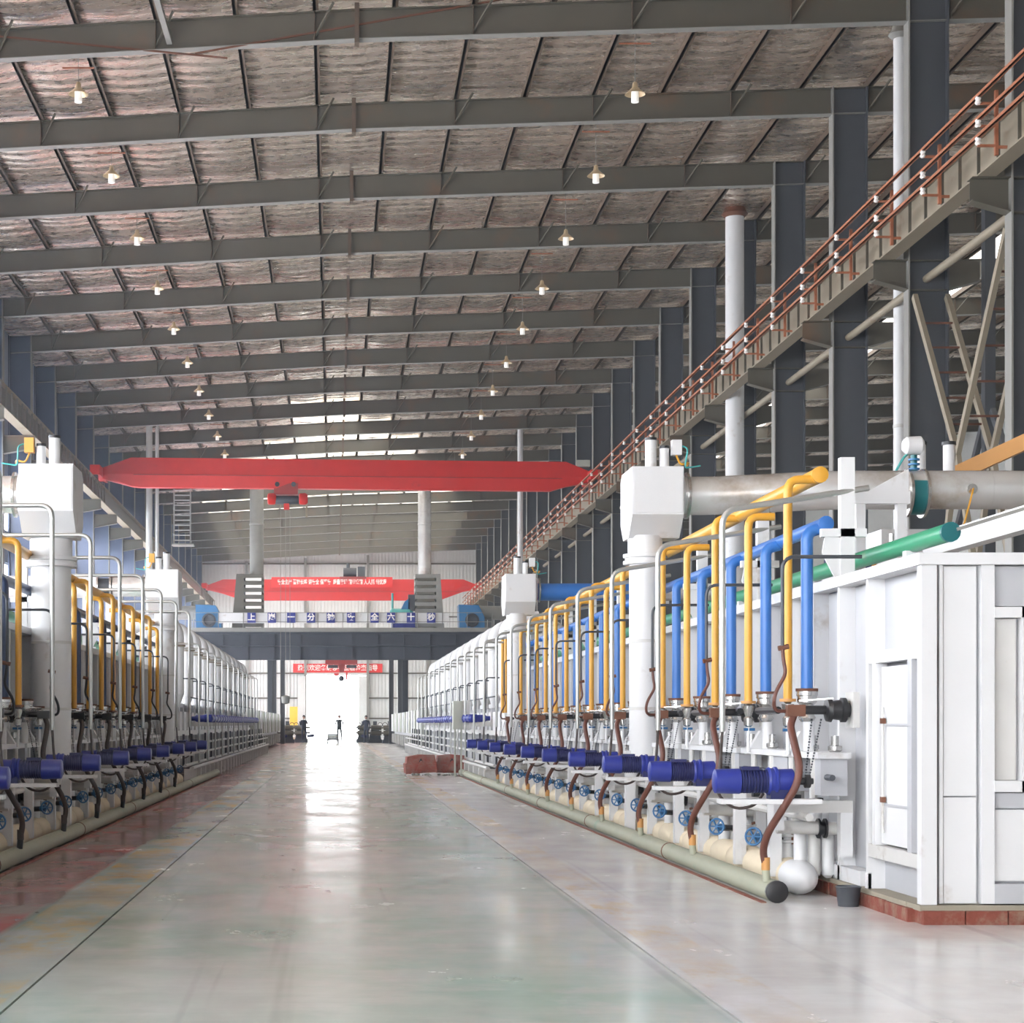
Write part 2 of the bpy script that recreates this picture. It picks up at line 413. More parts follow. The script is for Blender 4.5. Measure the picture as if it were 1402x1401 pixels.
# roof beams
for k in range(-1, NF):
    Y = FY(k)
    b = thing('roof_beam', th(k+1)+' grey steel roof beam from the viewer', 'beam', (0, Y, 15.2), 'grey steel roof beams under the foil lining')
    xs = [-12.3, XC, 36]
    for (a, c) in ((-12.3, XC), (XC, 36)):
        za, zc = zb(a), zb(c)
        mb = MB()
        mb.prism([(a, za), (c, zc), (c, zc+.64), (a, za+.64)], Y-.006, Y+.006, 'y')
        mb.build('web', 'steel', b, smooth=False)
        mb = MB()
        mb.prism([(a, za-.015), (c, zc-.015), (c, zc), (a, za)], Y-.125, Y+.125, 'y')
        part(mb.build('bottom_flange', 'flange', b, smooth=False), 'paler lower edge')
        mb = MB()
        mb.prism([(a, za+.625), (c, zc+.625), (c, zc+.64), (a, za+.64)], Y-.125, Y+.125, 'y')
        mb.build('top_flange', 'steel', b, smooth=False)
    MB().box(XC-.05, XC+.05, Y-.14, Y+.14, zb(XC)-.10, zb(XC)+.76).build('splice_plate', 'purlin', b, smooth=False)
    n = 0
    for j in range(-3, 11):
        x = -.42+3.44*j
        if x < -12 or x > 30 or (k > 13 and x > 12.4): continue
        z = zb(x)
        MB().box(x-.008, x+.008, Y-.12, Y-.004, z, z+.625).build('stiffener', 'purlin', b, smooth=False)
        if k < 14: MB().bar((x-.02, Y-.02, z+.05), (x+.42, Y-.5, z+.68), .04, .04).build('fly_brace', 'steel', b, smooth=False)

def hcolumn(name, label, x0, x1, Y, z0, z1, group, face):
    c = thing(name, label, 'column', ((x0+x1)/2, Y, z0), group)
    t = .035; cm = 'column' if face > 0 else 'column_daylit_blue'
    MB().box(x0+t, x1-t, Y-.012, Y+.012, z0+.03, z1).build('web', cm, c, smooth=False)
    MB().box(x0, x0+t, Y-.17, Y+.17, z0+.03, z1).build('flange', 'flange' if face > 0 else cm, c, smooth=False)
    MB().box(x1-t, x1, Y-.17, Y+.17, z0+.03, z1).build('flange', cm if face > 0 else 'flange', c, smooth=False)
    MB().box(x0-.1, x1+.1, Y-.25, Y+.25, z0, z0+.03).build('base_plate', 'steel', c, smooth=False)
    return c
ZG = 11.23      # underside of the crane runway beams
for k in range(0, NF):
    Y = FY(k)
    c = hcolumn('steel_column', th(k)+' steel column from the viewer behind the rust-red conductor rails', XR, XR+.88, Y, 0, zb(XR+.4)+.64, 'steel columns behind the conductor rails', 1)
    mb = MB()
    mb.prism([(XR, ZG-.62), (XR, ZG), (11.7, ZG), (11.7, ZG-.42)], Y-.01, Y+.01, 'y'); mb.prism([(XR, ZG-.62), (XR, ZG-.64), (11.7, ZG-.44), (11.7, ZG-.42)], Y-.15, Y+.15, 'y')
    mb.box(11.7, XR, Y-.15, Y+.15, ZG-.015, ZG); mb.box(XR+.035, XR+.845, Y-.15, Y+.15, ZG-.66, ZG-.64); mb.box(XR+.035, XR+.845, Y-.15, Y+.15, ZG-.02, ZG)
    mb.prism([(XR+.88, ZG-.62), (XR+.88, ZG), (XR+1.6, ZG), (XR+1.6, ZG-.42)], Y-.01, Y+.01, 'y'); mb.prism([(XR+.88, ZG-.62), (XR+.88, ZG-.64), (XR+1.6, ZG-.44), (XR+1.6, ZG-.42)], Y-.15, Y+.15, 'y')
    part(mb.build('bracket', 'steel', c, smooth=False), 'stepped bracket carrying the crane runway')
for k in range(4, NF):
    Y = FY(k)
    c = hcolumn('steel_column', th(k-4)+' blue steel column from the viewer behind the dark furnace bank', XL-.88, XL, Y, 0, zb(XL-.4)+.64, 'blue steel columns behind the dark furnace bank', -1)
    mb = MB()
    mb.prism([(XL, ZG-.62), (XL, ZG), (-10.4, ZG), (-10.4, ZG-.42)], Y-.01, Y+.01, 'y'); mb.prism([(XL, ZG-.62), (XL, ZG-.64), (-10.4, ZG-.44), (-10.4, ZG-.42)], Y-.15, Y+.15, 'y')
    mb.box(-10.4, XL, Y-.15, Y+.15, ZG-.015, ZG)
    part(mb.build('bracket', 'steel', c, smooth=False), 'bracket carrying the crane runway')
for k in range(0, 14):
    o = MB().cyl((12.85, FY(k)+.02, 10.84), (12.85, FY(k+1)-.02, 10.84), .09, n=12).build('tie_pipe', 'crane_girder', loc=(12.85, FY(k), 10.84))
    tag(o, th(k)+' buff round tie pipe from the viewer under the conductor rails', 'tie pipe', 'buff tie pipes between the columns')

# crane runways
for side, xc in ((1, 11.96), (-1, -10.62)):
    r = thing('crane_runway', 'buff crane runway beam with rust-red conductor rails, behind the white furnace' if side > 0 else 'dark grey crane runway beam along the blue column row', 'runway beam', (xc, 26, ZG), None)
    y0, y1 = 24, YEND-1
    MB().box(xc-.175, xc+.175, y0, y1, ZG, ZG+.03).build('bottom_flange', 'crane_girder', r, smooth=False)
    MB().box(xc-.175, xc+.175, y0, y1, ZG+.75, ZG+.78).build('top_flange', 'crane_girder', r, smooth=False)
    MB().box(xc-.01, xc+.01, y0, y1, ZG+.03, ZG+.75).build('web', 'crane_girder' if side > 0 else 'steel', r, smooth=False)
    part(MB().box(xc-.04, xc+.04, y0, y1, ZG+.78, ZG+.88).build('rail', 'rust', r, smooth=False), 'rusty crane rail')
    for i in range(70):
        y = y0+.5+1.0*i*(1 if i < 60 else 2)
        if y > y1: break
        xx = xc-.1*side
        MB().box(min(xx, xx-.06*side), max(xx, xx-.06*side), y-.012, y+.012, ZG+.03, ZG+.75).build('stiffener', 'steel' if side > 0 else 'flange', r, smooth=False)
# conductor rails with their brackets and white insulators
cr_ = thing('conductor_rails', 'three rust-red crane conductor rails stepping back along the columns', 'conductor rail', (11.3, 26, 11.6))
for z in (12.17, 11.77, 11.46):
    mb = MB().box(11.265, 11.30, 24, YEND-2, z, z+.065).box(11.265, 11.33, 24, YEND-2, z, z+.01)
    mb.build('rail', 'rust_rail', cr_, smooth=False)
for i in range(44):
    y = 29.0 + 3.0*i
    a = MB().box(11.58, 11.64, y-.03, y+.03, 11.16, 12.3)
    for z in (12.10, 11.70, 11.36): a.box(11.28, 11.6, y-.025, y+.025, z-.05, z-.01)
    a.box(11.6, 11.8, y-.02, y+.02, 11.28, 11.33)
    br = a.build('rail_bracket', 'rust_rail', cr_, smooth=False)
    for z in (12.10, 11.70, 11.39):
        part(MB().lathe((11.29, y, z-.03), (0, 0, 1), [(-.02, .035), (.01, .06), (.05, .04), (.09, .055), (.12, .04)], 8).build('insulator', 'letter', br), 'white porcelain insulator')

# tall portal braces between the two nearest columns behind the rails
for (ya, yb, lab) in ((FY(0)+.3, FY(1)-.3, 'steel lattice brace with rungs between the two nearest columns'),):
    ym = (ya+yb)/2
    b = thing('lattice_brace', lab, 'brace', (12.85, ym, 0))
    for x in (12.5, 13.2):
        for (p, q) in (((x, ya, 10.4), (x, ym, 6.6)), ((x, yb, 10.4), (x, ym, 6.6)), ((x, ym, 6.6), (x, ya, .1)), ((x, ym, 6.6), (x, yb, .1))):
            MB().bar(p, q, .1, .14).build('diagonal', 'crane_girder', b, smooth=False)
    for s in (ya, yb):
        for t in (.18, .34, .5, .66, .82):
            y = s+(ym-s)*t; z = 10.4-3.8*t
            part(MB().box(12.5, 13.2, y-.02, y+.02, z-.02, z+.02).build('rung', 'rust', b, smooth=False), 'rusty crossbar')
for i, k in enumerate((2, 3)):
    b = thing('cross_brace', ('dark X brace between columns beyond the tall white pipes', 'second dark X brace farther down the column row')[i], 'brace', (14.6, FY(k)+3, 0))
    x = 18.5; 
    for (p, q) in (((x, FY(k)+.2, 3), (x, FY(k+1)-.3, 10)), ((x, FY(k+1)-.3, 3), (x, FY(k)+.2, 10))):
        MB().bar(p, q, .14, .2).build('diagonal', 'column', b, smooth=False)
    MB().box(x-.15, x+.15, FY(k)-.15, FY(k)+.15, 0, 16.5).build('post', 'column', b, smooth=False)

# roof rods near the first beams
o = MB().bar((13.5, FY(0)+.3, 16.2), (18.8, FY(1)-.3, 13.2), .03, .03).bar((18.8, FY(0)+.3, 16.2), (13.6, FY(1)-.3, 13.1), .03, .03).build('wind_brace_rods', 'crane_girder', loc=(15, FY(0), 15), smooth=False)
tag(o, 'thin crossed brace rods beside the topmost column', 'brace')
o = MB().bar((-8.6, FY(1)-.1, 16.2), (-2.3, FY(1)-.1, 15.6), .035, .035).bar((-3.0, FY(1)-.1, 15.7), (3.8, FY(1)-.1, 16.9), .035, .035).build('roof_tie_rods', 'rust', loc=(-3, FY(1), 16), smooth=False)
tag(o, 'thin rusty tie rods meeting on the nearest roof beam', 'brace')
o = MB().bar((-4.08, FY(0)-.8, 17.3), (-3.55, FY(1)-.1, 15.95), .12, .12).build('roof_strut', 'flange', loc=(-3.7, FY(1), 16), smooth=False)
tag(o, 'pale round strut slanting down to the nearest roof beam', 'strut')

# walls
def corr(x0, x1, y, z0, z1, pitch=.3, d=.04):
    mb = MB(); x = x0; pts = []
    i = 0
    while x < x1:
        pts += [(x, y), (min(x+pitch*.55, x1), y), (min(x+pitch*.6, x1), y+d), (min(x+pitch*.95, x1), y+d)]; x += pitch
    pts.append((x1, y))
    b = len(mb.v)
    for (a, c) in pts: mb.v.append((a, c, z0)); mb.v.append((a, c, z1))
    for i in range(len(pts)-1): mb.f.append((b+2*i, b+2*i+2, b+2*i+3, b+2*i+1))
    return mb
wb = corr(-13, -2.5, YEND, 0, 17.6).build('wall_end', 'cladding', smooth=False); wb['kind'] = 'structure'
for (a, c, z0, z1) in ((2.9, 36.5, 0, 18.4), (-2.5, 2.9, 5.5, 17.6)):
    corr(a, c, YEND, z0, z1).build('wall_sheet', 'cladding', wb, smooth=False)
for z in (1.6, 3.4, 5.6, 8, 10.6, 13.2, 15.3):
    for (a, c) in (((-12.4, -2.6), (3.0, 36)) if z < 5.5 else ((-12.4, 36),)):
        MB().box(a, c, YEND-.14, YEND-.01, z, z+.12).build('girt', 'steel', wb, smooth=False)
for x in (-7.8, -2.62, 2.9, 8.2):
    MB().box(x, x+.22, YEND-.35, YEND-.12, 0, zb(x)).build('wall_post', 'flange', wb, smooth=False)
for (z0, lab) in ((15.45, ''),):
    pass
part(MB().box(-3.9, -2.8, YEND-.2, YEND-.15, 0.9, 2.7).build('yellow_panel', 'yellow_door', wb, smooth=False), 'yellow painted panel beside the bright doorway')
dr = MB().box(-2.6, -2.45, YEND-.3, YEND+.2, 0, 5.6).box(2.85, 3.0, YEND-.3, YEND+.2, 0, 5.6).box(-2.6, 3.0, YEND-.3, YEND+.2, 5.5, 5.7).build('door_1', 'cladding', smooth=False); dr['kind'] = 'structure'
for x in (-2.45, 2.2): MB().box(x, x+.65, YEND-.38, YEND-.32, 0, 5.4).build('sliding_leaf', 'cladding', dr, smooth=False) if x > 0 else MB().box(-3.2, -2.5, YEND-.38, YEND-.32, 0, 5.4).build('sliding_leaf', 'cladding', dr, smooth=False)
wl_ = MB().box(-12.75, -12.6, -14, YEND, 0, 1.6).box(-12.75, -12.6, -14, YEND, 7.4, 8.6).box(-12.75, -12.6, -14, YEND, 10.6, 16.5).build('wall_left', 'wall_blue', smooth=False); wl_['kind'] = 'structure'
wi = 0
for k in range(-5, 21):
    wi += 1
    y0 = FY(k)-2.6; y1 = FY(k)+2.6
    f = MB()
    for (a, c) in ((1.6, 7.4), (8.6, 10.6)):
        f.box(-12.72, -12.6, y0-.4, y0, a, c); f.box(-12.72, -12.6, y1, y1+.4, a, c)
        f.box(-12.70, -12.64, y0, y1, a, a+.06).box(-12.70, -12.64, y0, y1, c-.06, c)
        for t in (1, 2, 3): f.box(-12.70, -12.64, y0+1.3*t-.03, y0+1.3*t+.03, a, c)
    f = f.build('window_%d' % wi, 'wall_blue', smooth=False); f['kind'] = 'structure'
    MB().box(-12.69, -12.67, y0, y1, 1.66, 7.34).build('pane', 'pane', f, smooth=False)
    MB().box(-12.69, -12.67, y0, y1, 8.66, 10.54).build('pane', 'pane', f, smooth=False)
bk = MB().box(-12.75, 36.5, -14.4, -14.2, 9, 18.2).box(-1.5, 36.5, -14.4, -14.2, 0, 9).build('wall_back_light_block', 'cladding', smooth=False); bk['kind'] = 'structure'  # unseen wall added; its opening is placed to keep light off the left bank
wr = MB().box(36.4, 36.55, -14, YEND, 0, 18.2).build('wall_right', 'cladding', smooth=False); wr['kind'] = 'structure'

# hanging lamps
def lamp(x, y, label, group):
    z = 15.2
    t = thing('hanging_lamp', label, 'lamp', (x, y, z-.25), group)
    part(MB().lathe((x, y, z-.13), (0, 0, 1), [(0, .225), (.03, .20), (.10, .12), (.15, .07), (.26, .05), (.28, .02)], 16, cap=False).build('lamp_shade', 'lamp_shade', t), 'tarnished bell shade')
    part(MB().cyl((x, y, z-.30), (x, y, z-.05), .085, .08, 12).build('lamp_glass', 'lamp_glass', t), 'white glass cylinder')
    MB().cyl((x, y, z+.14), (x, y, zb(x)+.845), .008, n=5).build('hanging_wire', 'flange', t)
    MB().bar((x-.35, y-.0, zb(x)-.03), (x+.35, y, zb(x)-.03), .03, .03).build('mounting_bar', 'rust_rail', t)
    return t
for i in range(12):
    y = 40.25+6*i
    lamp(-5.63, y, th(i)+' hanging lamp from the viewer over the dark furnace bank', 'hanging lamps over the dark furnace bank')
    lamp(6.64, y, th(i)+' hanging lamp from the viewer over the white furnace bank', 'hanging lamps over the white furnace bank')

# ------------------------------------------------------------------ cranes
def crane(name, label, Ya, Yb, x0, x1, ztop, zbot, hx, hlabel, banner=None):
    t = thing(name, label, 'crane', ((x0+x1)/2, (Ya+Yb)/2, zbot))
    def yy(x): return Ya + (Yb-Ya)*(x-x0)/(x1-x0)
    for (dy, nm) in ((0, 'girder'),):
        mb = MB(); hw = .32
        secs = [(x0+.15, ztop-.5, 12.4), (x0+1.5, ztop, max(zbot, 12.06)), (x0+(1.9 if zbot > 12 else 3.2), ztop, zbot), (x1-(1.9 if zbot > 12 else 3.2), ztop, zbot), (x1-1.2, ztop, max(zbot, 12.23)), (x1-.15, ztop-.42, 12.42)]
        i0 = 0; zm = zbot + (ztop-zbot)*.42
        for (x, zt, zl) in secs:
            z_m = zl + (zt-zl)*.42; y = yy(x)
            mb.v += [(x, y-hw, zt), (x, y-hw, z_m), (x, y-hw+.10, zl), (x, y+hw-.10, zl), (x, y+hw, z_m), (x, y+hw, zt)]
        for j in range(len(secs)-1):
            for q in range(6): mb.f.append((j*6+q, j*6+(q+1) % 6, (j+1)*6+(q+1) % 6, (j+1)*6+q))
        mb.f.append((0,1,2,3,4,5)); n = (len(secs)-1)*6; mb.f.append(tuple(n+q for q in range(6)))
        mb.build('girder', 'crane_red', t, smooth=False)
        part(MB().bar((x0+1.6, yy(x0+1.6)-hw-.01, zm), (x1-1.4, yy(x1-1.4)-hw-.01, zm), .03, .03).build('seam_strip', 'crane_dk', t, smooth=False), 'darker seam strip')
    for x in (x0, x1):
        mb = MB().box(x-.22, x+.22, yy(x)-1.5, yy(x)+1.5, 12.42, 12.85)
        e = mb.build('end_carriage', 'crane_red', t, smooth=False)
        for s in (-1.2, 1.2): MB().cyl((x-.1, yy(x)+s, 12.34), (x+.1, yy(x)+s, 12.34), .22, n=16).build('wheel', 'dark', e)
    return t
c1 = crane('overhead_crane', 'bright red overhead crane girder spanning the hall', 83.6, 85.2, -10.75, 12.0, 13.36, 12.02, -2.1, '')
for (p, q, z) in ((11.3, 11.9, 13.15),): part(MB().box(p, q, 84.8, 85.1, z, z+.3).build('control_box', 'grey_box', c1, smooth=False), 'pale box on the girder end')
h = thing('electric_hoist', 'red hoist trolley hanging under the bright red crane', 'hoist', (-2.15, 84.2, 11.3))
MB().box(-2.75, -1.65, 83.95, 84.5, 11.75, 12.25).build('trolley_frame', 'crane_dk', h, smooth=False)
MB().lathe((-2.7, 84.1, 11.5), (1, 0, 0), [(0, .17), (.04, .2), (1.06, .2), (1.1, .17)], 16).build('rope_drum', 'dark', h)
for x in (-3.05, -1.6): MB().lathe((x, 84.1, 11.55), (1, 0, 0), [(0, .2), (.04, .26), (.3, .27), (.4, .2)], 14).build('motor', 'crane_red', h)
for x in (-2.6, -1.85): MB().cyl((x, 83.85, 12.2), (x, 83.95, 12.2), .11, n=12).build('wheel', 'dark', h)
MB().box(-2.3, -2.05, 84.0, 84.2, 11.05, 11.45).build('rope_guide', 'crane_red', h, smooth=False)
MB().bar((-1.25, 84.1, 11.45), (-1.25, 84.1, 10.7), .1, .06).build('limit_arm', 'crane_girder', h, smooth=False)
for x in (-2.45, -2.22, -2.02): MB().cyl((x, 84.1, 11.3), (x, 84.1, 2.4), .012, n=5).build('wire_rope', 'flange', h)
MB().lathe((-2.22, 84.1, 2.1), (0, 0, 1), [(0, .05), (.05, .18), (.35, .2), (.4, .08)], 12).build('hook_block', 'flange', h)
la = thing('cage_ladder', 'grey caged ladder hanging below the red crane girder', 'ladder', (-7.0, 84.3, 9.4))
for x in (-7.35, -6.6): MB().box(x-.03, x+.03, 83.98, 84.04, 9.47, 12.04).build('stile', 'flange', la, smooth=False)
for i in range(11): MB().box(-7.35, -6.6, 83.99, 84.03, 9.62+.23*i, 9.66+.23*i).build('rung', 'conduit', la, smooth=False)
MB().box(-7.45, -6.45, 83.8, 84.7, 9.4, 9.47).build('landing', 'flange', la, smooth=False)

c2 = crane('overhead_crane', 'farther red overhead crane carrying the slogan banner', 152.8, 152.8, -10.75, 12.0, 13.25, 11.5, .5, '')
tr = thing('crane_trolley', 'dark crane trolley on top of the farther red crane', 'trolley', (1.6, 152.8, 13.3))
MB().box(.5, 2.7, 152.1, 153.5, 13.26, 13.45).build('trolley_frame', 'crane_dk', tr, smooth=False)
MB().cyl((.8, 152.6, 13.85), (1.9, 152.6, 13.85), .38, n=14).build('rope_drum', 'dark', tr)
MB().box(2.0, 2.6, 152.3, 153.1, 13.45, 14.3).build('gearbox', 'dark', tr, smooth=False)
MB().cyl((1.2, 152.6, 13.9), (1.2, 152.6, 14.6), .15, n=8).build('motor', 'dark', tr)

def text(parent, s, x, y, z, size, m, name='lettering', sx=1.0, bold=0.01):
    cu = bpy.data.curves.new(name, 'FONT'); cu.body = s; cu.size = size; cu.align_x = 'CENTER'; cu.align_y = 'CENTER'
    cu.extrude = .01; cu.offset = bold
    o = bpy.data.objects.new(name, cu); COL.objects.link(o); cu.materials.append(M[m])
    o.rotation_euler = (PI/2, 0, 0); o.scale = (sx, 1, 1)
    bpy.context.view_layer.update()
    me = bpy.data.meshes.new_from_object(o.evaluated_get(bpy.context.evaluated_depsgraph_get()))
    bpy.data.objects.remove(o); o = bpy.data.objects.new(name, me); COL.objects.link(o)
    o.rotation_euler = (PI/2, 0, 0); o.scale = (sx, 1, 1)
    b = Vector(parent['_o']); o.parent = parent; o.location = Vector((x, y, z))-b
    return o
def banner(label, x0, x1, y, z0, z1, s, size):
    t = thing('banner', label, 'banner', ((x0+x1)/2, y, z0))
    MB().box(x0, x1, y-.02, y+.02, z0, z1).build('cloth', 'banner', t, smooth=False)
    o = text(t, s, (x0+x1)/2, y-.035, (z0+z1)/2, size, 'letter', bold=.012, sx=min(1, (x1-x0)*.9/(size*max(1, sum(1 if ord(c) > 255 else .28 for c in s)))))
    return t
banner('red banner with white slogan lettering on the farther red crane', -5.2, 4.9, 152.2, 12.55, 13.42, '安全生产 警钟长鸣 讲安全 保平安  质量管理 精益求精 人人抓 创优质', .46)
banner('red banner with pale lettering across the top of the bright doorway', -3.6, 4.3, YEND-.17, 5.72, 6.5, '热烈欢迎各级领导莅临检查指导', .56)

# ------------------------------------------------------------------ furnace charging bridge across the aisle
YB = 110
br = thing('service_bridge', 'dark steel service bridge crossing the aisle below the cranes', 'bridge', (.3, YB, 0))
def ibeam(mb, x0, x1, y, z0, z1, f=.3):
    mb.box(x0, x1, y-.02, y+.02, z0, z1).box(x0, x1, y-f/2, y+f/2, z0, z0+.05).box(x0, x1, y-f/2, y+f/2, z1-.05, z1)
mb = MB(); ibeam(mb, -8.6, 9.6, YB-.6, 5.85, 6.62); mb.build('upper_girder', 'bridge', br, smooth=False)
mb = MB(); ibeam(mb, -8.6, 9.6, YB-1.4, 4.98, 5.83); mb.build('lower_girder', 'bridge', br, smooth=False)
for i in range(12):
    x = -8.2+1.55*i
    MB().box(x-.03, x+.03, YB-.74, YB-.62, 5.9, 6.57).build('stiffener', 'bridge', br, smooth=False)
    MB().box(x-.03, x+.03, YB-1.54, YB-1.42, 5.03, 5.78).build('stiffener', 'bridge', br, smooth=False)
MB().box(-8.6, 9.6, YB-.6, YB+2.4, 6.62, 6.70).build('walkway', 'bridge', br, smooth=False)
MB().box(-8.4, 9.5, YB-1.9, YB-.5, 5.8, 5.86).build('lower_deck', 'bridge', br, smooth=False)
MB().box(-8.6, 9.6, YB-.66, YB-.62, 6.70, 6.95).build('toe_board', 'flange', br, smooth=False)
for z in (7.30, 7.85): MB().cyl((-8.5, YB-.64, z), (9.5, YB-.64, z), .02, n=6).build('handrail', 'flange', br)
for i in range(13): MB().cyl((-8.4+1.49*i, YB-.64, 6.7), (-8.4+1.49*i, YB-.64, 7.87), .022, n=6).build('rail_post', 'flange', br)
part(MB().box(-6.9, 6.9, YB-.60, YB-.57, 7.22, 7.86).build('backing_board', 'white', br, smooth=False), 'white backing board behind the blue signs')
for x in (-3.55, -3.05, 3.42, 3.95):
    mb = MB().box(x-.14, x+.14, YB-1.3, YB-1.26, 0, 4.98).box(x-.14, x-.11, YB-1.45, YB-1.1, 0, 4.98).box(x+.11, x+.14, YB-1.45, YB-1.1, 0, 4.98)
    mb.build('leg', 'column', br, smooth=False)
for x, s in ((-3.3, -1), (3.8, 1)):
    for y in (YB+1.8,): MB().box(x-.25+s*.5, x+.25+s*.5, y-.2, y+.2, 0, 6.6).build('leg', 'dark', br, smooth=False)
px = [345, 372.6, 399, 426, 453, 480.5, 512.6, 535, 562, 589.6]
for ci, (ch, p) in enumerate(zip('上岗一分钟安全六十秒', px)):
    x = (p-457)/22.75
    t = thing('sign_plate', th(ci)+' blue character plate on the bridge, counted from the dark louvred stack', 'sign', (x, YB-.75, 7.22), 'blue character plates along the service bridge')
    MB().box(x-.25, x+.25, YB-.76, YB-.73, 7.24, 7.84).build('plate', 'sign_blue', t, smooth=False)
    text(t, ch, x, YB-.78, 7.55, .46, 'letter', 'character', bold=.012)
for (x0, x1, fx, r, mt, lab, open_) in ((-5.3, -4.25, -4.67, .42, 'flange', 'tall light grey flue pipe above the slatted stack on the far bridge', 1), (5.0, 6.15, 5.5, .40, 'silver', 'tall shiny flue pipe above the pale slotted stack on the far bridge', 0)):
    o = MB().lathe((fx, YB+.6, 10.2), (0, 0, 1), [(0, r), (3, r), (3.02, r+.03), (3.1, r+.03), (3.12, r), (6.32 if open_ else 6.8, r)], 20).build('flue_pipe', mt, loc=(fx, YB+.6, 10.2))
    tag(o, lab, 'flue')
    t = thing('louvred_stack', ('dark grey louvred stack with white slats on the service bridge' if open_ else 'pale grey louvred stack with narrow dark slots on the service bridge'), 'stack', (fx, YB+.6, 6.7))
    body = 'dark' if open_ else 'flange'
    if open_:
        MB().prism([(x0-.85, 6.75), (x0-.1, 6.75), (x0-.1, 10.2), (x0-.55, 10.2)], YB-.3, YB+1.5, 'y').build('side_panel', 'steel', t, smooth=False)
    else:
        MB().prism([(x1+.0, 6.75), (x1+.5, 6.75), (x1+.25, 10.2), (x1+.0, 10.2)], YB-.3, YB+1.5, 'y').build('side_panel', 'flange', t, smooth=False)
    MB().box(x0-.1, x1, YB+.9, YB+1.5, 6.75, 10.2).build('rear_casing', 'steel' if open_ else 'flange', t, smooth=False)
    for i in range(8):
        z = 6.85+.42*i
        MB().box(x0, x1-.1, YB-.32, YB-.05, z, z+.16).build('louvre', 'letter' if open_ else 'steel', t, smooth=False)
        MB().box(x0-.1, x1, YB-.28, YB+.9, z+.16, z+.4).build('casing_band', 'steel' if open_ else 'flange', t, smooth=False)
for s, x in ((-1, -7.5), (1, 8.3)):
    t = thing('blower_housing', ('blue blower housing beside the dark grey louvred stack' if s < 0 else 'blue blower housing with a round dark inlet beside the pale louvred stack'), 'blower', (x, YB, 6.7))
    MB().prism([(x-.75, 6.7), (x+.75, 6.7), (x+.75, 7.6), (x+.4, 8.3), (x-.8, 8.35)], YB-.4, YB+1.2, 'y').build('housing', 'box_blue', t, smooth=False)
    part(MB().lathe((x, YB-.4, 7.4), (0, -1, 0), [(0, .42), (.12, .42), (.13, .3), (.02, .28)], 18).build('inlet', 'dark', t), 'round dark inlet')
    MB().cyl((x-s*.2, YB+.4, 7.9), (x+s*2.6, YB+.4, 7.9), .42, n=18).build('duct', 'flange', t)
t = thing('compressor_unit', 'turquoise compressor standing behind the blue character signs', 'machine', (4.3, YB+.5, 6.7))
MB().box(3.5, 5.0, YB+.1, YB+1, 6.7, 7.3).build('base_frame', 'sign_blue', t, smooth=False)
MB().lathe((3.4, YB+.5, 7.75), (1, 0, 0), [(0, .3), (.1, .42), (1.2, .42), (1.4, .25)], 14).build('pump_body', 'turq', t)
MB().prism([(4.0, 8.0), (4.6, 8.0), (4.6, 8.8), (4.3, 8.6)], YB+.3, YB+.8, 'y').build('intake', 'box_blue', t, smooth=False)
MB().box(4.5, 4.9, YB+.3, YB+.8, 8.0, 9.0).build('motor', 'dark', t, smooth=False)
MB().cyl((3.55, YB+.5, 8.0), (3.55, YB+.5, 9.1), .07, n=8).build('riser', 'turq', t)
h = thing('electric_hoist', 'small dark red hoist and hook hanging under the service bridge', 'hoist', (.4, YB-1.4, 4.3))
MB().box(-.5, 1.4, YB-1.7, YB-1.1, 4.72, 4.97).build('trolley_frame', 'crane_dk', h, smooth=False)
for x in (-.35, .75): MB().box(x, x+.6, YB-1.75, YB-1.6, 4.5, 4.68).build('side_arm', 'dark', h, smooth=False)
MB().prism([(.25, 4.75), (.7, 4.75), (.6, 4.25), (.35, 4.25)], YB-1.6, YB-1.2, 'y').build('hoist_body', 'crane_dk', h, smooth=False)
MB().box(.02, .3, YB-1.5, YB-1.3, 4.05, 4.2).build('pendant', 'crane_red', h, smooth=False)
MB().box(.72, .82, YB-1.5, YB-1.4, 3.8, 4.25).build('limit_switch', 'crane_red', h, smooth=False)
MB().lathe((.45, YB-1.5, 3.88), (0, 1, 0), [(0, .1), (.05, .17), (.15, .17), (.2, .1)], 14).build('hook_block', 'dark', h)
for i, (x, y, r, z1, lab) in enumerate(((13.02, 42, .145, 17.25, 'tall slender white pipe standing before the nearest dark column'), (12.45, 56.7, .29, 17.22, 'thick white pipe rising behind the conductor rails to a rusty roof collar'), (9.7, 95, .14, 17.12, 'thin white pipe rising above the farther white hood'))):
    t = thing('vertical_pipe', lab, 'pipe', (x, y, 0))
    MB().lathe((x, y, 0), (0, 0, 1), [(0, r), (z1-.3, r)], 16).build('pipe', 'white', t)
    for z in ([4.0, 8.0, 12.5] if i < 2 else [5.0]): part(MB().lathe((x, y, z), (0, 0, 1), [(0, r), (.005, r+.012), (.07, r+.012), (.075, r)], 16).build('joint_band', 'white_dirty', t), 'weld band')
    part(MB().lathe((x, y, z1-.3), (0, 0, 1), [(0, r+.02), (.1, r+.12), (.18, r+.06), (.3, r+.02)], 16).build('collar', 'rust' if i == 1 else 'flange', t), 'roof collar')
for i, x in enumerate((-9.3, -8.9)):
    o = MB().cyl((x, 92, 0), (x, 92, 16.2), (.16, .09)[i], n=12).build('vertical_pipe', 'cladding', loc=(x, 92, 4))
    tag(o, ('pale upright pipe behind the small square hood of the dark bank', 'thinner pale upright pipe beside the caged ladder')[i], 'pipe')

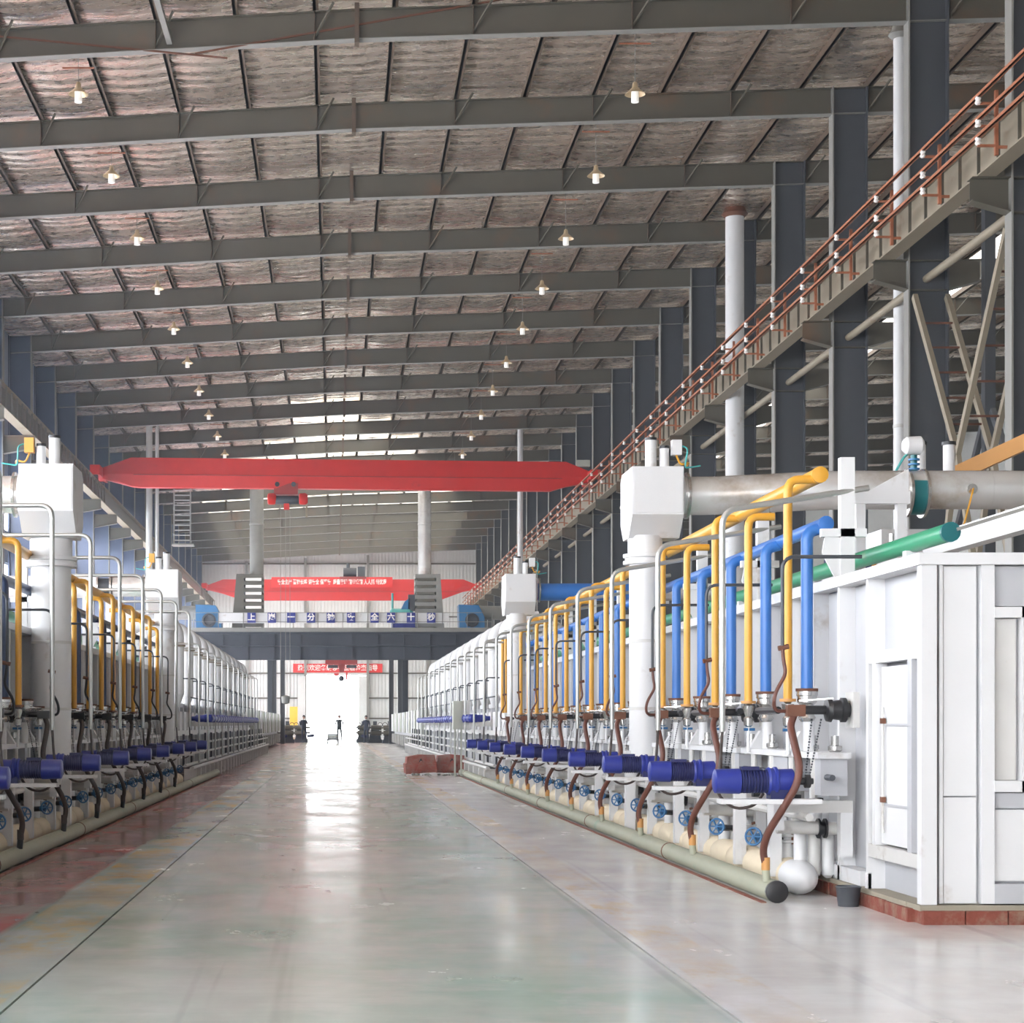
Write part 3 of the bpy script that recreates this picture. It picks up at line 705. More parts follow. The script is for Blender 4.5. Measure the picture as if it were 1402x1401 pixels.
# ------------------------------------------------------------------ furnace rows (laid out in units of K metres, mirrored for the other side)
P_ = 3.57
def row(side):
    frame(side)
    R = side > 0
    bank = 'white furnace bank' if R else 'dark furnace bank'
    whose = 'at the white furnace bank' if R else 'at the dark furnace bank'
    def nth(i, d): return th(i)+' '+d+' from the viewer, '+bank
    ph = 0 if R else 1.0
    Y0 = 15.5 if R else 11.0
    XE = 8.6
    # --- body of the near furnace
    fb = thing('furnace', ('long white ribbed box furnace with access door, standing on a red kerb' if R else 'long shadowed ribbed box furnace behind the dark pipework'), 'furnace', (6.5, Y0, 0))
    MB().box(5.15, XE, Y0+.10, 49, .16, 3.08).build('casing', 'panel', fb, smooth=False)
    MB().box(4.96, XE, Y0-.03, 49, 3.05, 3.15).build('top_rail', 'white', fb, smooth=False)
    MB().box(4.99, 5.14, Y0+1.8, 49, .16, .30).build('bottom_rail', 'white', fb, smooth=False)
    MB().box(4.99, 5.12, Y0, Y0+.12, .16, 3.05).build('corner_post', 'white', fb, smooth=False)
    ys = [Y0+1.55]; 
    while ys[-1] < 48.4: ys.append(ys[-1]+.97)
    for y in ys:
        MB().box(4.99, 5.15, y, y+.07, .16, 3.05).build('rib', 'white', fb, smooth=False)
        MB().box(5.125, 5.15, y+.20, y+.88, .32, 3.03).build('side_panel', 'panel', fb, smooth=False)
        mb = MB()
        for q in range(9): mb.box(5.13, 5.152, y+.10, y+.125, .4+.3*q, .5+.3*q)
        w_ = mb.build('weld_seam', 'white', fb, smooth=False); w_['kind'] = 'stuff'
    if R:
        # access door in the near bay of the side
        MB().box(5.0, 5.13, Y0+.12, Y0+1.55, 2.26, 2.37).build('door_lintel', 'white', fb, smooth=False)
        MB().box(4.99, 5.13, Y0+.12, Y0+1.55, .46, .58).build('door_sill', 'white_dirty', fb, smooth=False)
        MB().box(5.0, 5.11, Y0+1.36, Y0+1.46, .58, 2.26).build('door_jamb', 'white', fb, smooth=False)
        MB().box(5.0, 5.10, Y0+.30, Y0+.42, .58, 2.26).build('door_jamb', 'panel', fb, smooth=False)
        d = MB().box(5.05, 5.09, Y0+.42, Y0+1.33, .60, 2.22).build('access_door', 'white', fb, smooth=False)
        MB().box(5.03, 5.052, Y0+.45, Y0+1.30, 1.68, 1.70).build('door_seam', 'panel', d, smooth=False)
        MB().box(5.03, 5.052, Y0+.45, Y0+1.30, .95, .97).build('door_seam', 'panel', d, smooth=False)
        MB().cyl((5.02, Y0+1.2, .7), (5.02, Y0+1.2, 1.85), .014, n=8).build('latch_rod', 'white_dirty', d)
        for z in (.98, 1.70): part(MB().box(5.0, 5.04, Y0+1.17, Y0+1.22, z, z+.05).build('hinge_lug', 'rust', d, smooth=False), 'rust stained lug')
        MB().box(4.98, 5.02, Y0+1.55, Y0+1.62, .16, .30).build('foot_plate', 'white', fb, smooth=False)
    # end face towards the viewer
    if R:
        e = MB(); 
        MB().box(5.12, 5.14, Y0+.05, Y0+.1, .17, 3.05).build('end_seam', 'rust', fb, smooth=False)
        MB().box(5.15, 5.18, Y0+.03, Y0+.1, .17, 3.05).build('end_strip', 'white', fb, smooth=False)
        MB().box(5.12, XE, Y0+.09, Y0+.2, .16, .18).build('end_sole', 'white_dirty', fb, smooth=False)
        MB().box(5.19, 5.47, Y0+.05, Y0+.1, .17, 1.07).build('end_panel', 'white', fb, smooth=False)
        MB().box(5.19, 5.47, Y0+.05, Y0+.1, 1.085, 3.04).build('end_panel', 'white', fb, smooth=False)
        MB().box(5.50, 5.61, Y0, Y0+.1, .17, 3.05).build('end_post', 'white', fb, smooth=False)
        MB().box(5.62, 6.5, Y0+.05, Y0+.1, 2.70, 3.04).build('end_panel', 'panel', fb, smooth=False)
        MB().box(5.61, 5.86, Y0-.01, Y0+.1, 2.60, 2.69).build('window_rail', 'white', fb, smooth=False)
        MB().box(5.62, 5.81, Y0+.055, Y0+.1, 1.22, 2.59).build('end_panel', 'white_dirty', fb, smooth=False)
        MB().box(5.84, 5.90, Y0-.01, Y0+.1, 1.12, 2.69).build('window_post', 'white', fb, smooth=False)
        MB().box(5.61, 6.5, Y0-.01, Y0+.1, 1.12, 1.215).build('window_rail', 'white', fb, smooth=False)
        MB().box(5.62, 6.5, Y0+.05, Y0+.1, .98, 1.11).build('end_panel', 'panel', fb, smooth=False)
        MB().box(5.62, 6.5, Y0+.045, Y0+.1, .36, .965).build('end_panel', 'white', fb, smooth=False)
        MB().box(5.61, 6.6, Y0+.0, Y0+.1, .17, .34).build('end_sill', 'panel', fb, smooth=False)
        MB().box(6.4, XE, Y0+.03, Y0+.1, .17, 3.04).build('end_panel', 'white', fb, smooth=False)
        # painted kerb
        kb = thing('kerb', 'flaking red brick kerb under the white furnace end', 'kerb', (6, Y0-.1, 0))
        x = 4.97
        while x < XE:
            w_ = .36
            MB().box(x+.006, x+w_-.006, Y0-.09-random.uniform(0, .012), Y0+.2, .0, .115+random.uniform(0, .006)).build('brick', 'plinth', kb, smooth=False); x += w_
        y = Y0-.02
        while y < 24:
            MB().box(4.93-random.uniform(0, .02), 5.15, y+.006+.15, y+.36-.006+.15, .0, .115+random.uniform(0, .006)).build('brick', 'plinth', kb, smooth=False); y += .36
        MB().box(4.96, XE, Y0-.05, Y0+.3, .112, .158).box(4.95, 5.2, Y0+.3, 24, .112, .158).build('mortar_bed', 'mortar', kb, smooth=False)
        MB().box(4.75, 5.2, 24, 49, 0, .16).build('mortar_bed', 'mortar', kb, smooth=False)
    else:
        o = MB().box(4.9, XE, Y0, 49, 0, .16).build('kerb', 'mortar', loc=(5, Y0, 0), smooth=False); tag(o, 'dusty kerb under the dark furnace bank', 'kerb')
    # --- far furnace sections
    f2 = thing('furnace', 'lower pale furnace casing under the '+('white' if R else 'grey')+' elbow pipes', 'furnace', (6.5, 51, 0))
    MB().box(5.15, XE, 50.5, 96, .35, 2.25).build('casing', 'panel', f2, smooth=False)
    MB().box(5.05, XE, 50.5, 96, 2.2, 2.32).build('top_rail', 'white', f2, smooth=False)
    MB().box(4.75, 5.2, 50.5, 96, 1.35, 1.5).build('ledge', 'white_dirty', f2, smooth=False)
    y = 51
    while y < 96:
        MB().box(5.05, 5.15, y, y+.14, .35, 2.2).build('rib', 'white', f2, smooth=False)
        MB().box(4.8, 5.05, y+.3, y+1.1, 1.5, 2.05).build('burner_box', 'white', f2, smooth=False); y += 1.5
    f3 = thing('furnace', 'farthest pale furnace section near the doorway beyond the '+bank, 'furnace', (6.5, 97, 0))
    MB().box(5.0, XE, 97, 150, .2, 2.1).build('casing', 'panel', f3, smooth=False)
    for i in range(14):
        y = 97.5+3.7*i
        MB().box(4.65, 5.0, y, y+1.6, 1.1, 2.45).build('cabinet', ('grey_box', 'white')[i % 2], f3, smooth=False)
        MB().box(4.7, 5.0, y, y+2.0, .2, .9).build('base_box', 'flange', f3, smooth=False)
    # --- hoods on their stacks, with ducts
    for j, Yc in enumerate((27.1, 46.2) if R else (27.6, 46.2)):
        near = j == 0
        Ys = Yc
        which = ('nearer' if near else 'farther')
        xc_ = 4.62
        rr = .235 if R else (.30 if near else .24)
        t = thing('exhaust_stack', which+' round white exhaust stack '+whose, 'stack', (xc_, Ys, 0))
        MB().lathe((xc_, Ys, 0), (0, 0, 1), [(1.18, rr*.8), (1.2, rr), (4.12, rr)], 24).build('pipe', 'white', t)
        MB().box(4.325, 4.465, Ys-.07, Ys+.07, 0, 1.3).build('stack_leg', 'white', t, smooth=False)
        MB().box(4.40, 4.85, Ys-.09, Ys+.09, 1.06, 1.19).build('cradle', 'white_dirty', t, smooth=False)
        MB().lathe((xc_, Ys, 4.06), (0, 0, 1), [(0, rr+.01), (.0, rr+.09), (.05, rr+.09), (.055, rr+.06), (.09, rr+.06), (.1, rr+.09), (.15, rr+.09), (.16, rr+.02), (.42, rr+.02)], 24).build('bolted_flange', 'white', t)
        for z in (1.9, 2.9): MB().lathe((xc_, Ys, z), (0, 0, 1), [(0, rr), (.003, rr+.006), (.04, rr+.006), (.043, rr)], 24).build('weld_band', 'white_dirty', t)
        x0, x1 = (4.35, 5.10) if R else (4.22, 5.03)
        if not near: x0, x1 = (4.30, 5.06) if R else (4.24, 5.03)
        hd = thing('exhaust_hood', which+' boxy white exhaust hood on its stack '+whose, 'hood', ((x0+x1)/2, Ys, 4.5))
        a, c = Ys-.5, Ys+.6
        zt, zf, zl = (5.45, 4.75, 4.44) if R else (5.56, 4.86, 4.5)
        MB().prism([(a, zt), (a, zf), (a+.35, zl), (c-.25, zl), (c, zl+.25), (c, zt-.1), (c-.15, zt)], x0, x1, 'x').build('box', 'white', hd, smooth=False)
        MB().box(x0+.02, x1-.02, a-.012, a, zf+.03, zt-.03).build('front_plate', 'white', hd, smooth=False)
        for q, xx in enumerate((.32, .52)):
            zz = (.42, .30)[q]
            act = MB().cyl((x0+xx, a+.3, zt), (x0+xx, a+.3, zt+zz), .07 if q else .085, n=14).build('actuator', 'white', hd)
            MB().cyl((x0+xx, a+.3, zt+zz), (x0+xx, a+.3, zt+zz+.04), .075 if q else .09, n=14).build('cap', 'black', act)
        MB().box(x0+.62, x0+.76, a+.2, a+.34, zt+.2, zt+.42).build('junction_box', 'white' if R else 'yellow', hd, smooth=False)
        MB().tube([(x0+.69, a+.27, zt+.2), (x0+.75, a+.25, zt+.05), (x0+.9, a+.3, zt+.1), (x1+.1, a+.4, zt+.05)], .015, 6, .06).build('wiring', 'yellow', hd)
        MB().tube([(x0+.7, a+.27, zt+.35), (x0+.85, a+.2, zt+.30), (x1+.05, a+.2, zt+.0), (x1+.3, a+.3, zt+.05)], .013, 6, .06).build('wiring', 'turq', hd)
        # duct leaving the hood
        D = thing('exhaust_duct', ('fat silver' if near else ('silver' if not R else 'blue and silver'))+' exhaust duct leaving the '+which+' hood '+whose, 'duct', (x1+.6, Ys, 4.9))
        rd = .285 if near else .25
        zc = 5.08 if R else 5.16
        for q, xx in enumerate((.02, .11)):
            MB().lathe((x1+xx, Ys, zc), (1, 0, 0), [(0, rd), (.005, rd+.06), (.04, rd+.06), (.045, rd)], 24).build('flange', 'chrome' if q else 'white', D)
        if near and R:
            MB().tube([(x1, Ys, zc), (x1+.5, Ys-.02, zc), (7.0, 26.85, zc+.04), (7.4, 26.82, zc+.05), (9.6, 26.8, zc+.05)], rd, 24, .3, 6).build('duct_pipe', 'silver', D)
            for xx in (8.38, 8.62): MB().lathe((xx, 26.82, zc), (1, 0, 0), [(0, rd), (.005, rd+.075), (.045, rd+.075), (.05, rd)], 24).build('flange', 'chrome', D)
            v = MB().cyl((8.44, 26.82, zc), (8.63, 26.82, zc), rd+.03, n=24).build('damper_body', 'teal', D)
            MB().cyl((8.52, 26.82, zc+rd), (8.52, 26.82, zc+rd+.28), .05, n=10).build('stem', 'teal', v)
            for q in range(3): MB().cyl((8.52, 26.82, zc+rd+.06+.07*q), (8.52, 26.82, zc+rd+.085+.07*q), .085, n=12).build('stem_ring', 'box_blue', v)
            part(MB().lathe((8.36, 26.82, zc+rd+.42), (1, 0, 0), [(0, .08), (.05, .13), (.25, .14), (.3, .08)], 12).build('actuator', 'white', v), 'white rounded actuator head')
            MB().cyl((9.27, 26.5, zc+.03), (9.27, 26.56, zc+.03), .075, n=16).build('port_cap', 'chrome', D)
            MB().tube([(9.27, 26.46, zc+.03), (9.05, 26.2, zc-.5), (8.95, 26.1, zc-.62)], .014, 6).build('probe_lead', 'yellow', D)
            MB().cyl((9.6, 26.8, zc+.05), (13.5, 26.8, zc+.05), rd, n=24).build('duct_pipe', 'silver', D)
        else:
            if near or not R:
                MB().cyl((x1, Ys, zc), (x1+.9, Ys, zc), rd, n=20).build('duct_pipe', 'silver', D)
                for xx in (.92, 1.25): MB().lathe((x1+xx, Ys, zc), (1, 0, 0), [(0, rd), (.005, rd+.07), (.05, rd+.07), (.055, rd)], 24).build('flange', 'chrome', D)
                MB().cyl((x1+.9, Ys, zc), (x1+1.3, Ys, zc), rd-.03, n=20).build('damper_body', 'dark', D)
                MB().cyl((x1+1.3, Ys, zc), (XE+2, Ys, zc), rd+.03, n=20).build('duct_pipe', 'white', D)
            else:
                MB().cyl((x1+.1, Ys, zc-.05), (x1+2.6, Ys, zc-.05), rd-.03, n=20).build('duct_pipe', 'blue', D)
                MB().cyl((x1+2.6, Ys, zc-.05), (XE+2, Ys, zc-.05), rd-.03, n=20).build('duct_pipe', 'silver', D)
    # --- headers with their risers
    s1 = 18.7 if R else 24.9
    step = 1.78
    nr = 16 if R else 12
    yh = thing('gas_header', 'yellow gas header pipe with drop pipes '+whose, 'gas pipe', (4.95, s1, 4.2))
    MB().lathe((4.96, s1-.1, 4.24), (0, 1, 0), [(0, .03), (.01, .085), (.06, .085), (.065, .08), (29.5-(s1-18.7), .08)], 14).build('header', 'yellow', yh)
    bh = thing('air_header', 'blue combustion air header pipe with drop pipes '+whose, 'air pipe', (4.95, s1, 3.7))
    MB().lathe((5.02, s1-.1, 3.74), (0, 1, 0), [(0, .03), (.01, .08), (.06, .08), (.065, .072), (29.3-(s1-18.7), .072)], 14).build('header', 'blue' if R else 'blue_shaded', bh)
    bc = 'blue' if R else 'blue_shaded'
    for i in range(nr):
        y = s1+step*i
        if abs(y-27.3) < .8: continue
        if not R and i % 2 == 1 and i > 1: pass
        hgt = 4.20 if i % 2 == 0 else 4.02
        MB().tube([(4.94, y, hgt), (4.65, y, hgt), (4.65, y, 1.92)], .045, 10, .12, 4).build('drop_pipe', 'yellow', yh)
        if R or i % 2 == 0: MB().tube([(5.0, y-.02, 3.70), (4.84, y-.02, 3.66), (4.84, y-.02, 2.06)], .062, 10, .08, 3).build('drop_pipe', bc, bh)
    gh = thing('water_header', 'green water pipe lying along the top of the '+bank, 'water pipe', (5.5, 16.3, 3.3))
    ya = 16.3 if R else 20
    MB().cyl((5.5, ya, 3.41), (5.5, 48, 3.41), .085, n=14).build('pipe', 'green', gh)
    MB().lathe((5.5, ya-.03, 3.41), (0, 1, 0), [(0, .09), (.04, .092)], 14).build('end_cap', 'teal', gh)
    for i in range(8): MB().box(5.42, 5.58, ya+1+3.57*i, ya+1.1+3.57*i, 3.14, 3.34).build('saddle', 'white', gh, smooth=False)
    # posts that carry the headers
    for i in range(9):
        y = s1-.55+P_*i
        if y > 47: continue
        t = thing('header_post', nth(i, 'white header support post with slanted gusset'), 'post', (5.15, y, 3.1), 'white header posts '+whose)
        MB().box(5.04, 5.18, y, y+.10, 3.1, 4.35 if R else 4.3).build('post', 'white', t, smooth=False)
        MB().prism([(4.86, 3.4), (5.04, 3.05), (5.04, 3.55), (4.9, 3.62)], y+.02, y+.05, 'y').build('gusset', 'white', t, smooth=False)
        MB().box(4.85, 5.3, y, y+.08, 3.56, 3.64).build('pipe_rest', 'white', t, smooth=False)
    # --- roof furniture on the furnace
    if R:
        t = thing('roof_channel', 'white channel beam lying on the near end of the white furnace roof', 'beam', (6.3, 16, 3.4))
        MB().box(6.25, 6.4, 16, 30, 3.46, 3.68).build('channel', 'white', t, smooth=False)
        for y in (16.3, 19, 22, 25): MB().box(6.28, 6.38, y, y+.12, 3.14, 3.47).build('leg', 'white', t, smooth=False)
        o = MB().bar((5.55, 16.27, 3.43), (7.4, 16.2, 4.0), .04, .03).build('flat_bar', 'flange', loc=(5.55, 16.3, 3.4), smooth=False); tag(o, 'thin grey flat bar leaning over the green pipe end', 'bar')
        o = MB().bar((9.0, 29.2, 5.25), (12.2, 28.3, 6.75), .22, .24).build('ochre_beam', 'orange', loc=(10, 29, 5.3), smooth=False); tag(o, 'ochre beam slanting above the silver duct', 'beam')
        t = thing('support_frame', 'white square portal frame under the fat silver duct', 'frame', (5.6, 18.6, 3.15))
        for x in (5.58, 6.02): MB().box(x, x+.1, 19.5, 19.6, 3.15, 4.15).build('post', 'white', t, smooth=False)
        MB().box(5.55, 6.15, 19.48, 19.6, 4.05, 4.18).build('crossbar', 'white', t, smooth=False)
        MB().prism([(5.7, 4.18), (6.14, 4.42), (6.14, 4.18)], 19.5, 19.56, 'y').build('gusset', 'white', t, smooth=False)
        for i in range(3):
            x = 6.0+.75*i
            t = thing('valve_station', (th(i)+' cluster of blue and black fittings in the gloom under the silver duct'), 'valve', (x, 21+i, 3.15))
            MB().box(x-.2, x+.2, 21+i, 21.3+i, 3.15, 3.4).build('base', 'motor_body', t, smooth=False)
            MB().lathe((x-.3, 21.15+i, 3.55), (1, 0, 0), [(0, .1), (.05, .14), (.45, .14), (.55, .08)], 12).build('motor', 'motor_body', t)
            MB().cyl((x, 21.1+i, 3.5), (x, 21.1+i, 4.0), .03, n=8).build('stem', 'chrome', t)
            MB().tube([(x+.2, 21+i, 3.5), (x+.35, 20.9+i, 3.8), (x+.55, 21+i, 3.6)], .02, 6, .1).build('cable', 'orange', t)
        t = thing('damper_actuator', 'pair of upright white cylinders standing behind the silver duct', 'actuator', (9.0, 28.2, 5.3))
        for q, x in enumerate((9.05, 9.5)):
            a = MB().cyl((x, 28.2, 5.3), (x, 28.2, 6.0), .09, n=12).build('cylinder', 'white', t)
            MB().cyl((x, 28.2, 6.0), (x, 28.2, 6.05), .11, n=12).build('cap', 'black', a)
        MB().tube([(9.0, 28.1, 5.9), (8.8, 28.1, 5.85), (8.6, 28.1, 5.5)], .02, 6, .1).build('hose', 'turq', t)
        o = MB().box(9.15, 10.0, 30.5, 31.4, 3.1, 4.95).build('roof_plenum', 'white', loc=(9.5, 31, 3.1), smooth=False); tag(o, 'white box plenum below the silver duct at the edge of view', 'plenum')
    # --- drains and lagged pipe on the floor
    y0 = 17.3 if R else 8
    t = thing('floor_pipe', ('dusty green floor pipe with a dark capped end beside the aisle' if R else 'dusty grey green floor pipe beside the reddish floor'), 'pipe', (4.2, y0, 0))
    MB().cyl((4.2, y0, .105), (4.2, 60, .105), .105, n=18).build('pipe', 'floor_pipe', t)
    part(MB().lathe((4.2, y0-.012, .105), (0, 1, 0), [(0, .09), (.006, .107), (.05, .107)], 18).build('end_cap', 'black', t), 'near-black end cap')
    for i in range(6): MB().lathe((4.2, y0+5.5+7*i, .105), (0, 1, 0), [(0, .105), (.01, .112), (.04, .112), (.05, .105)], 16).build('weld_ring', 'rust', t)
    MB().box(4.05, 4.10, y0, 60, 0, .012).build('paint_edge', 'plinth', t, smooth=False)
    t = thing('lagged_pipe', 'cream lagged pipe with rounded wraps '+whose, 'lagged pipe', (4.62, 18, 0))
    yb = 18.35 if R else 12
    part(MB().lathe((4.64, yb-.42, .17), (0, 1, 0), [(0, .02), (.03, .09), (.12, .15), (.25, .175), (.45, .17)], 18).build('domed_end', 'white', t), 'white domed end')
    y = yb
    while y < 49.5:
        l_ = .87
        MB().lathe((4.64, y, .17), (0, 1, 0), [(0, .135), (.04, .158), (.25, .17+random.uniform(0, .012)), (.6, .17), (l_-.05, .158), (l_, .135)], 16).build('lagging_wrap', 'beige', t)
        y += l_
    # --- one unit of each repeated fitting, then copies
    N = 9 if R else 8
    def series(fn, y0, n, step, name, cat, describe, group, skip=()):
        first = None
        for i in range(n):
            if i in skip: continue
            lab = describe(i)
            if first is None: first = fn(y0+step*i, lab, group); f0 = i
            else: dup(first, step*(i-f0), lab)
    def motor(y, lab, grp):
        z = 1.153; xe = 3.61
        t = thing('gear_motor', lab, 'motor', (xe+.3, y, z), grp)
        part(MB().lathe((xe, y, z), (1, 0, 0), [(0, .10), (.008, .115), (.24, .122), (.245, .11)], 20).build('fan_cover', 'motor', t), 'bright blue fan cover')
        prof = [(.245, .10)]
        for q in range(8): prof += [(.25+.028*q, .116), (.262+.028*q, .116), (.264+.028*q, .104), (.276+.028*q, .104)]
        prof += [(.48, .112), (.50, .112)]
        MB().lathe((xe, y, z), (1, 0, 0), prof, 18).build('finned_housing', 'motor_body', t)
        MB().lathe((xe, y, z), (1, 0, 0), [(.50, .125), (.52, .135), (.535, .125), (.56, .125), (.565, .138), (.59, .138), (.60, .115), (.74, .12), (.76, .09)], 20).build('gearbox', 'motor', t)
        MB().box(xe+.52, xe+.74, y-.09, y+.09, z-.17, z-.08).build('foot', 'motor_body', t, smooth=False)
        part(MB().lathe((xe+.76, y, z), (1, 0, 0), [(0, .035), (.10, .035), (.102, .065), (.15, .065), (.152, .03), (.18, .03)], 12).build('sprocket_shaft', 'black', t), 'black sprocket shaft')
        MB().box(xe+.25, xe+.42, y-.05, y+.05, z+.105, z+.14).build('terminal_box', 'motor_body', t, smooth=False)
        for dx in (-.0, .09):
            mb = MB(); nl = 22
            for q in range(nl):
                a = Vector((xe+.86+dx*.4, y-.02, z+.02)); b = Vector((xe+.93+dx, y, z+.60))
                p = a.lerp(b, q/nl); p2 = a.lerp(b, (q+.7)/nl)
                mb.bar(p, p2, .018 if q % 2 else .010, .012)
            ch = mb.build('drive_chain', 'dark', t, smooth=False); ch['kind'] = 'stuff'
        MB().box(xe+.05, xe+1.0, y-.11, y+.11, .94, .985).build('bearer', 'white', t, smooth=False)
        return t
    series(motor, 17.34+ph, N+1, P_, 'gear_motor', 'motor', lambda i: nth(i, 'blue gear motor'), 'blue gear motors '+whose)
    def hose(y, lab, grp):
        t = thing('drain_hose', lab, 'hose', (4.15, y, .2), grp)
        P = [(4.40, y, 1.78), (4.36, y-.02, 1.69), (4.36, y-.12, 1.57), (4.395, y-.25, 1.29), (4.355, y-.28, 1.115), (4.23, y-.2, .872), (4.13, y-.08, .663), (4.10, y, .489), (4.13, y, .34)]
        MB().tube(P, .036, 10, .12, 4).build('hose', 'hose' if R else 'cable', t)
        part(MB().cyl((4.13, y, .30), (4.13, y, .42), .042, n=10).build('clamp_band', 'orange' if R else 'cable', t), 'worn clamp band')
        MB().cyl((4.14, y, .19), (4.13, y, .31), .038, n=10).build('floor_nipple', 'floor_pipe' if R else 'black', t)
        return t
    series(hose, 17.46+ph, N, P_, 'drain_hose', 'hose', lambda i: nth(i, ('red brown drain hose' if R else 'black drain hose')), 'hoses down to the floor pipe '+whose)
    HZ = 3.8 if R else 4.4
    def conduit(y, lab, grp):
        t = thing('cable_conduit', lab, 'conduit', (3.83, y, 1.6), grp)
        MB().tube([(3.83, y, 1.62), (3.83, y, HZ), (5.33, y+.2, HZ+(.25 if R else .02))], .03, 10, .16, 6).build('conduit', 'conduit', t)
        MB().tube([(3.83, y, 1.64), (3.81, y, 1.3), (3.74, y-.1, 1.02), (3.9, y-.2, .86), (4.08, y-.3, .9), (4.14, y-.4, 1.03)], .016, 6, .12, 4).build('motor_cable', 'cable', t)
        return t
    series(conduit, 18.0+ph, N, P_, 'cable_conduit', 'conduit', lambda i: nth(i, 'tall grey hooped cable conduit'), 'grey hooped conduits '+whose)
    def thin(y, lab, grp):
        t = thing('pilot_tube', lab, 'tube', (4.3, y, 1.8), grp)
        MB().tube([(5.06, y, 3.3), (4.30, y, 3.3), (4.30, y, 2.42)], .018, 8, .13, 5).build('upper_tube', 'dark', t)
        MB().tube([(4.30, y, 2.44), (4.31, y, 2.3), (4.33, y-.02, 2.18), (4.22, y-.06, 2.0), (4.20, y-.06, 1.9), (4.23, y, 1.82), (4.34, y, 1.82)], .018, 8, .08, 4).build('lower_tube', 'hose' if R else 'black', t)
        MB().cyl((4.26, y, 2.42), (4.36, y, 2.44), .025, n=8).build('cock', 'rust', t)
        return t
    series(thin, 17.5+ph, N, P_, 'pilot_tube', 'tube', lambda i: nth(i, 'thin dark bent pilot tube'), 'thin dark pilot tubes '+whose)
    def burner(y, lab, grp):
        t = thing('burner', lab, 'burner', (4.7, y, 1.8), grp)
        part(MB().box(4.33, 4.50, y-.05, y+.05, 1.77, 1.88).build('tee_block', 'rust' if R else 'black', t, smooth=False), 'rusty tee block')
        MB().cyl((4.5, y, 1.83), (4.72, y, 1.83), .045, n=10).build('feed_pipe', 'black', t)
        MB().lathe((4.70, y, 1.83), (1, 0, 0), [(0, .06), (.01, .11), (.05, .12), (.06, .09), (.14, .10), (.15, .12), (.19, .12), (.2, .07), (.28, .07)], 14).build('burner_body', 'black', t)
        MB().box(4.93, 4.99, y-.14, y+.14, 1.66, 2.0).build('square_flange', 'white_dirty', t, smooth=False)
        MB().bar((4.45, y, 1.92), (4.75, y-.1, 1.94), .03, .012).build('lever', 'chrome', t, smooth=False)
        return t
    series(burner, 17.46+ph, N, P_, 'burner', 'burner', lambda i: nth(i, 'black burner with square wall flange'), 'black burners '+whose)
    def gasvalve(y, lab, grp):
        t = thing('shutoff_valve', lab, 'valve', (4.7, y, 1.4), grp)
        MB().lathe((4.65, y, 1.66), (0, 0, 1), [(0, .025), (.02, .05), (.1, .055), (.12, .035), (.2, .06), (.24, .065), (.245, .03), (.27, .05)], 12).build('gas_valve', 'chrome', t)
        part(MB().cyl((4.65, y, 1.925), (4.65, y, 1.955), .085, n=12).build('gas_flange', 'orange' if R else 'rust', t), 'ochre flange')
        part(MB().cyl((4.84, y-.02, 2.03), (4.84, y-.02, 2.06), .115, n=14).build('air_flange', 'rust', t), 'rusty flange')
        MB().lathe((4.84, y-.02, 1.72), (0, 0, 1), [(0, .06), (.04, .09), (.08, .07), (.12, .095), (.17, .07), (.2, .1), (.26, .1), (.27, .11), (.31, .11)], 14).build('air_valve', 'chrome', t)
        MB().cyl((4.86, y-.02, 1.35), (4.86, y-.02, 1.72), .06, n=12).build('air_pipe', 'white', t)
        MB().cyl((4.65, y, 1.38), (4.65, y, 1.66), .022, n=8).build('gas_rod', 'white', t)
        MB().box(4.60, 4.72, y-.02, y+.02, 1.62, 1.65).build('lever', 'wheel', t, smooth=False)
        MB().tube([(4.65, y+.4, 1.84), (4.66, y+1.35, 1.84)], .04, 8).build('link_pipe', 'black', t)
        MB().prism([(4.70, 1.35), (4.98, 1.35), (4.98, 1.62), (4.86, 1.62)], y+.3, y+.42, 'y').build('white_bracket', 'white', t, smooth=False)
        return t
    series(gasvalve, s1 if R else 21.3, nr, step, 'shutoff_valve', 'valve', lambda i: nth(i, 'silver valve pair below the drop pipes'), 'silver valve pairs '+whose)
    def wheelv(y, lab, grp):
        t = thing('handwheel_valve', lab, 'valve', (4.3, y, .3), grp)
        c = Vector((4.24, y-.05, .56)); ax = Vector((-.6, -.8, .12)).normalized()
        MB().torus(c, ax, .085, .012, 18, 6).build('handwheel', 'wheel', t)
        mb = MB()
        u = ax.cross(Vector((0, 0, 1))).normalized(); v = u.cross(ax)
        for q in range(3):
            d = u*math.cos(PI*q/3)+v*math.sin(PI*q/3); mb.bar(c-d*.08, c+d*.08, .014, .014)
        mb.build('spoke', 'wheel', t, smooth=False)
        MB().lathe(c, -ax, [(0, .02), (.05, .02), (.07, .04), (.14, .045), (.16, .02), (.22, .02)], 10).build('bonnet', 'wheel', t)
        MB().tube([tuple(c-ax*.18), (4.45, y+.18, .53), (4.62, y+.18, .52)], .035, 8).build('valve_body', 'black', t)
        MB().lathe((4.64, y+.18, .30), (0, 0, 1), [(0, .075), (.18, .075), (.185, .10), (.21, .10), (.215, .06), (.24, .06), (.245, .10), (.27, .10)], 14).build('stub', 'white', t)
        for q in range(4): MB().cyl((4.64+.085*math.cos(q*PI/2+.4), y+.18+.085*math.sin(q*PI/2+.4), .47), (4.64+.085*math.cos(q*PI/2+.4), y+.18+.085*math.sin(q*PI/2+.4), .60), .012, n=6).build('bolt', 'rust', t)
        return t
    series(wheelv, 18.5 if R else 17.7, 17, step, 'handwheel_valve', 'valve', lambda i: nth(i, 'blue handwheel valve above the lagged pipe'), 'blue handwheel valves '+whose)
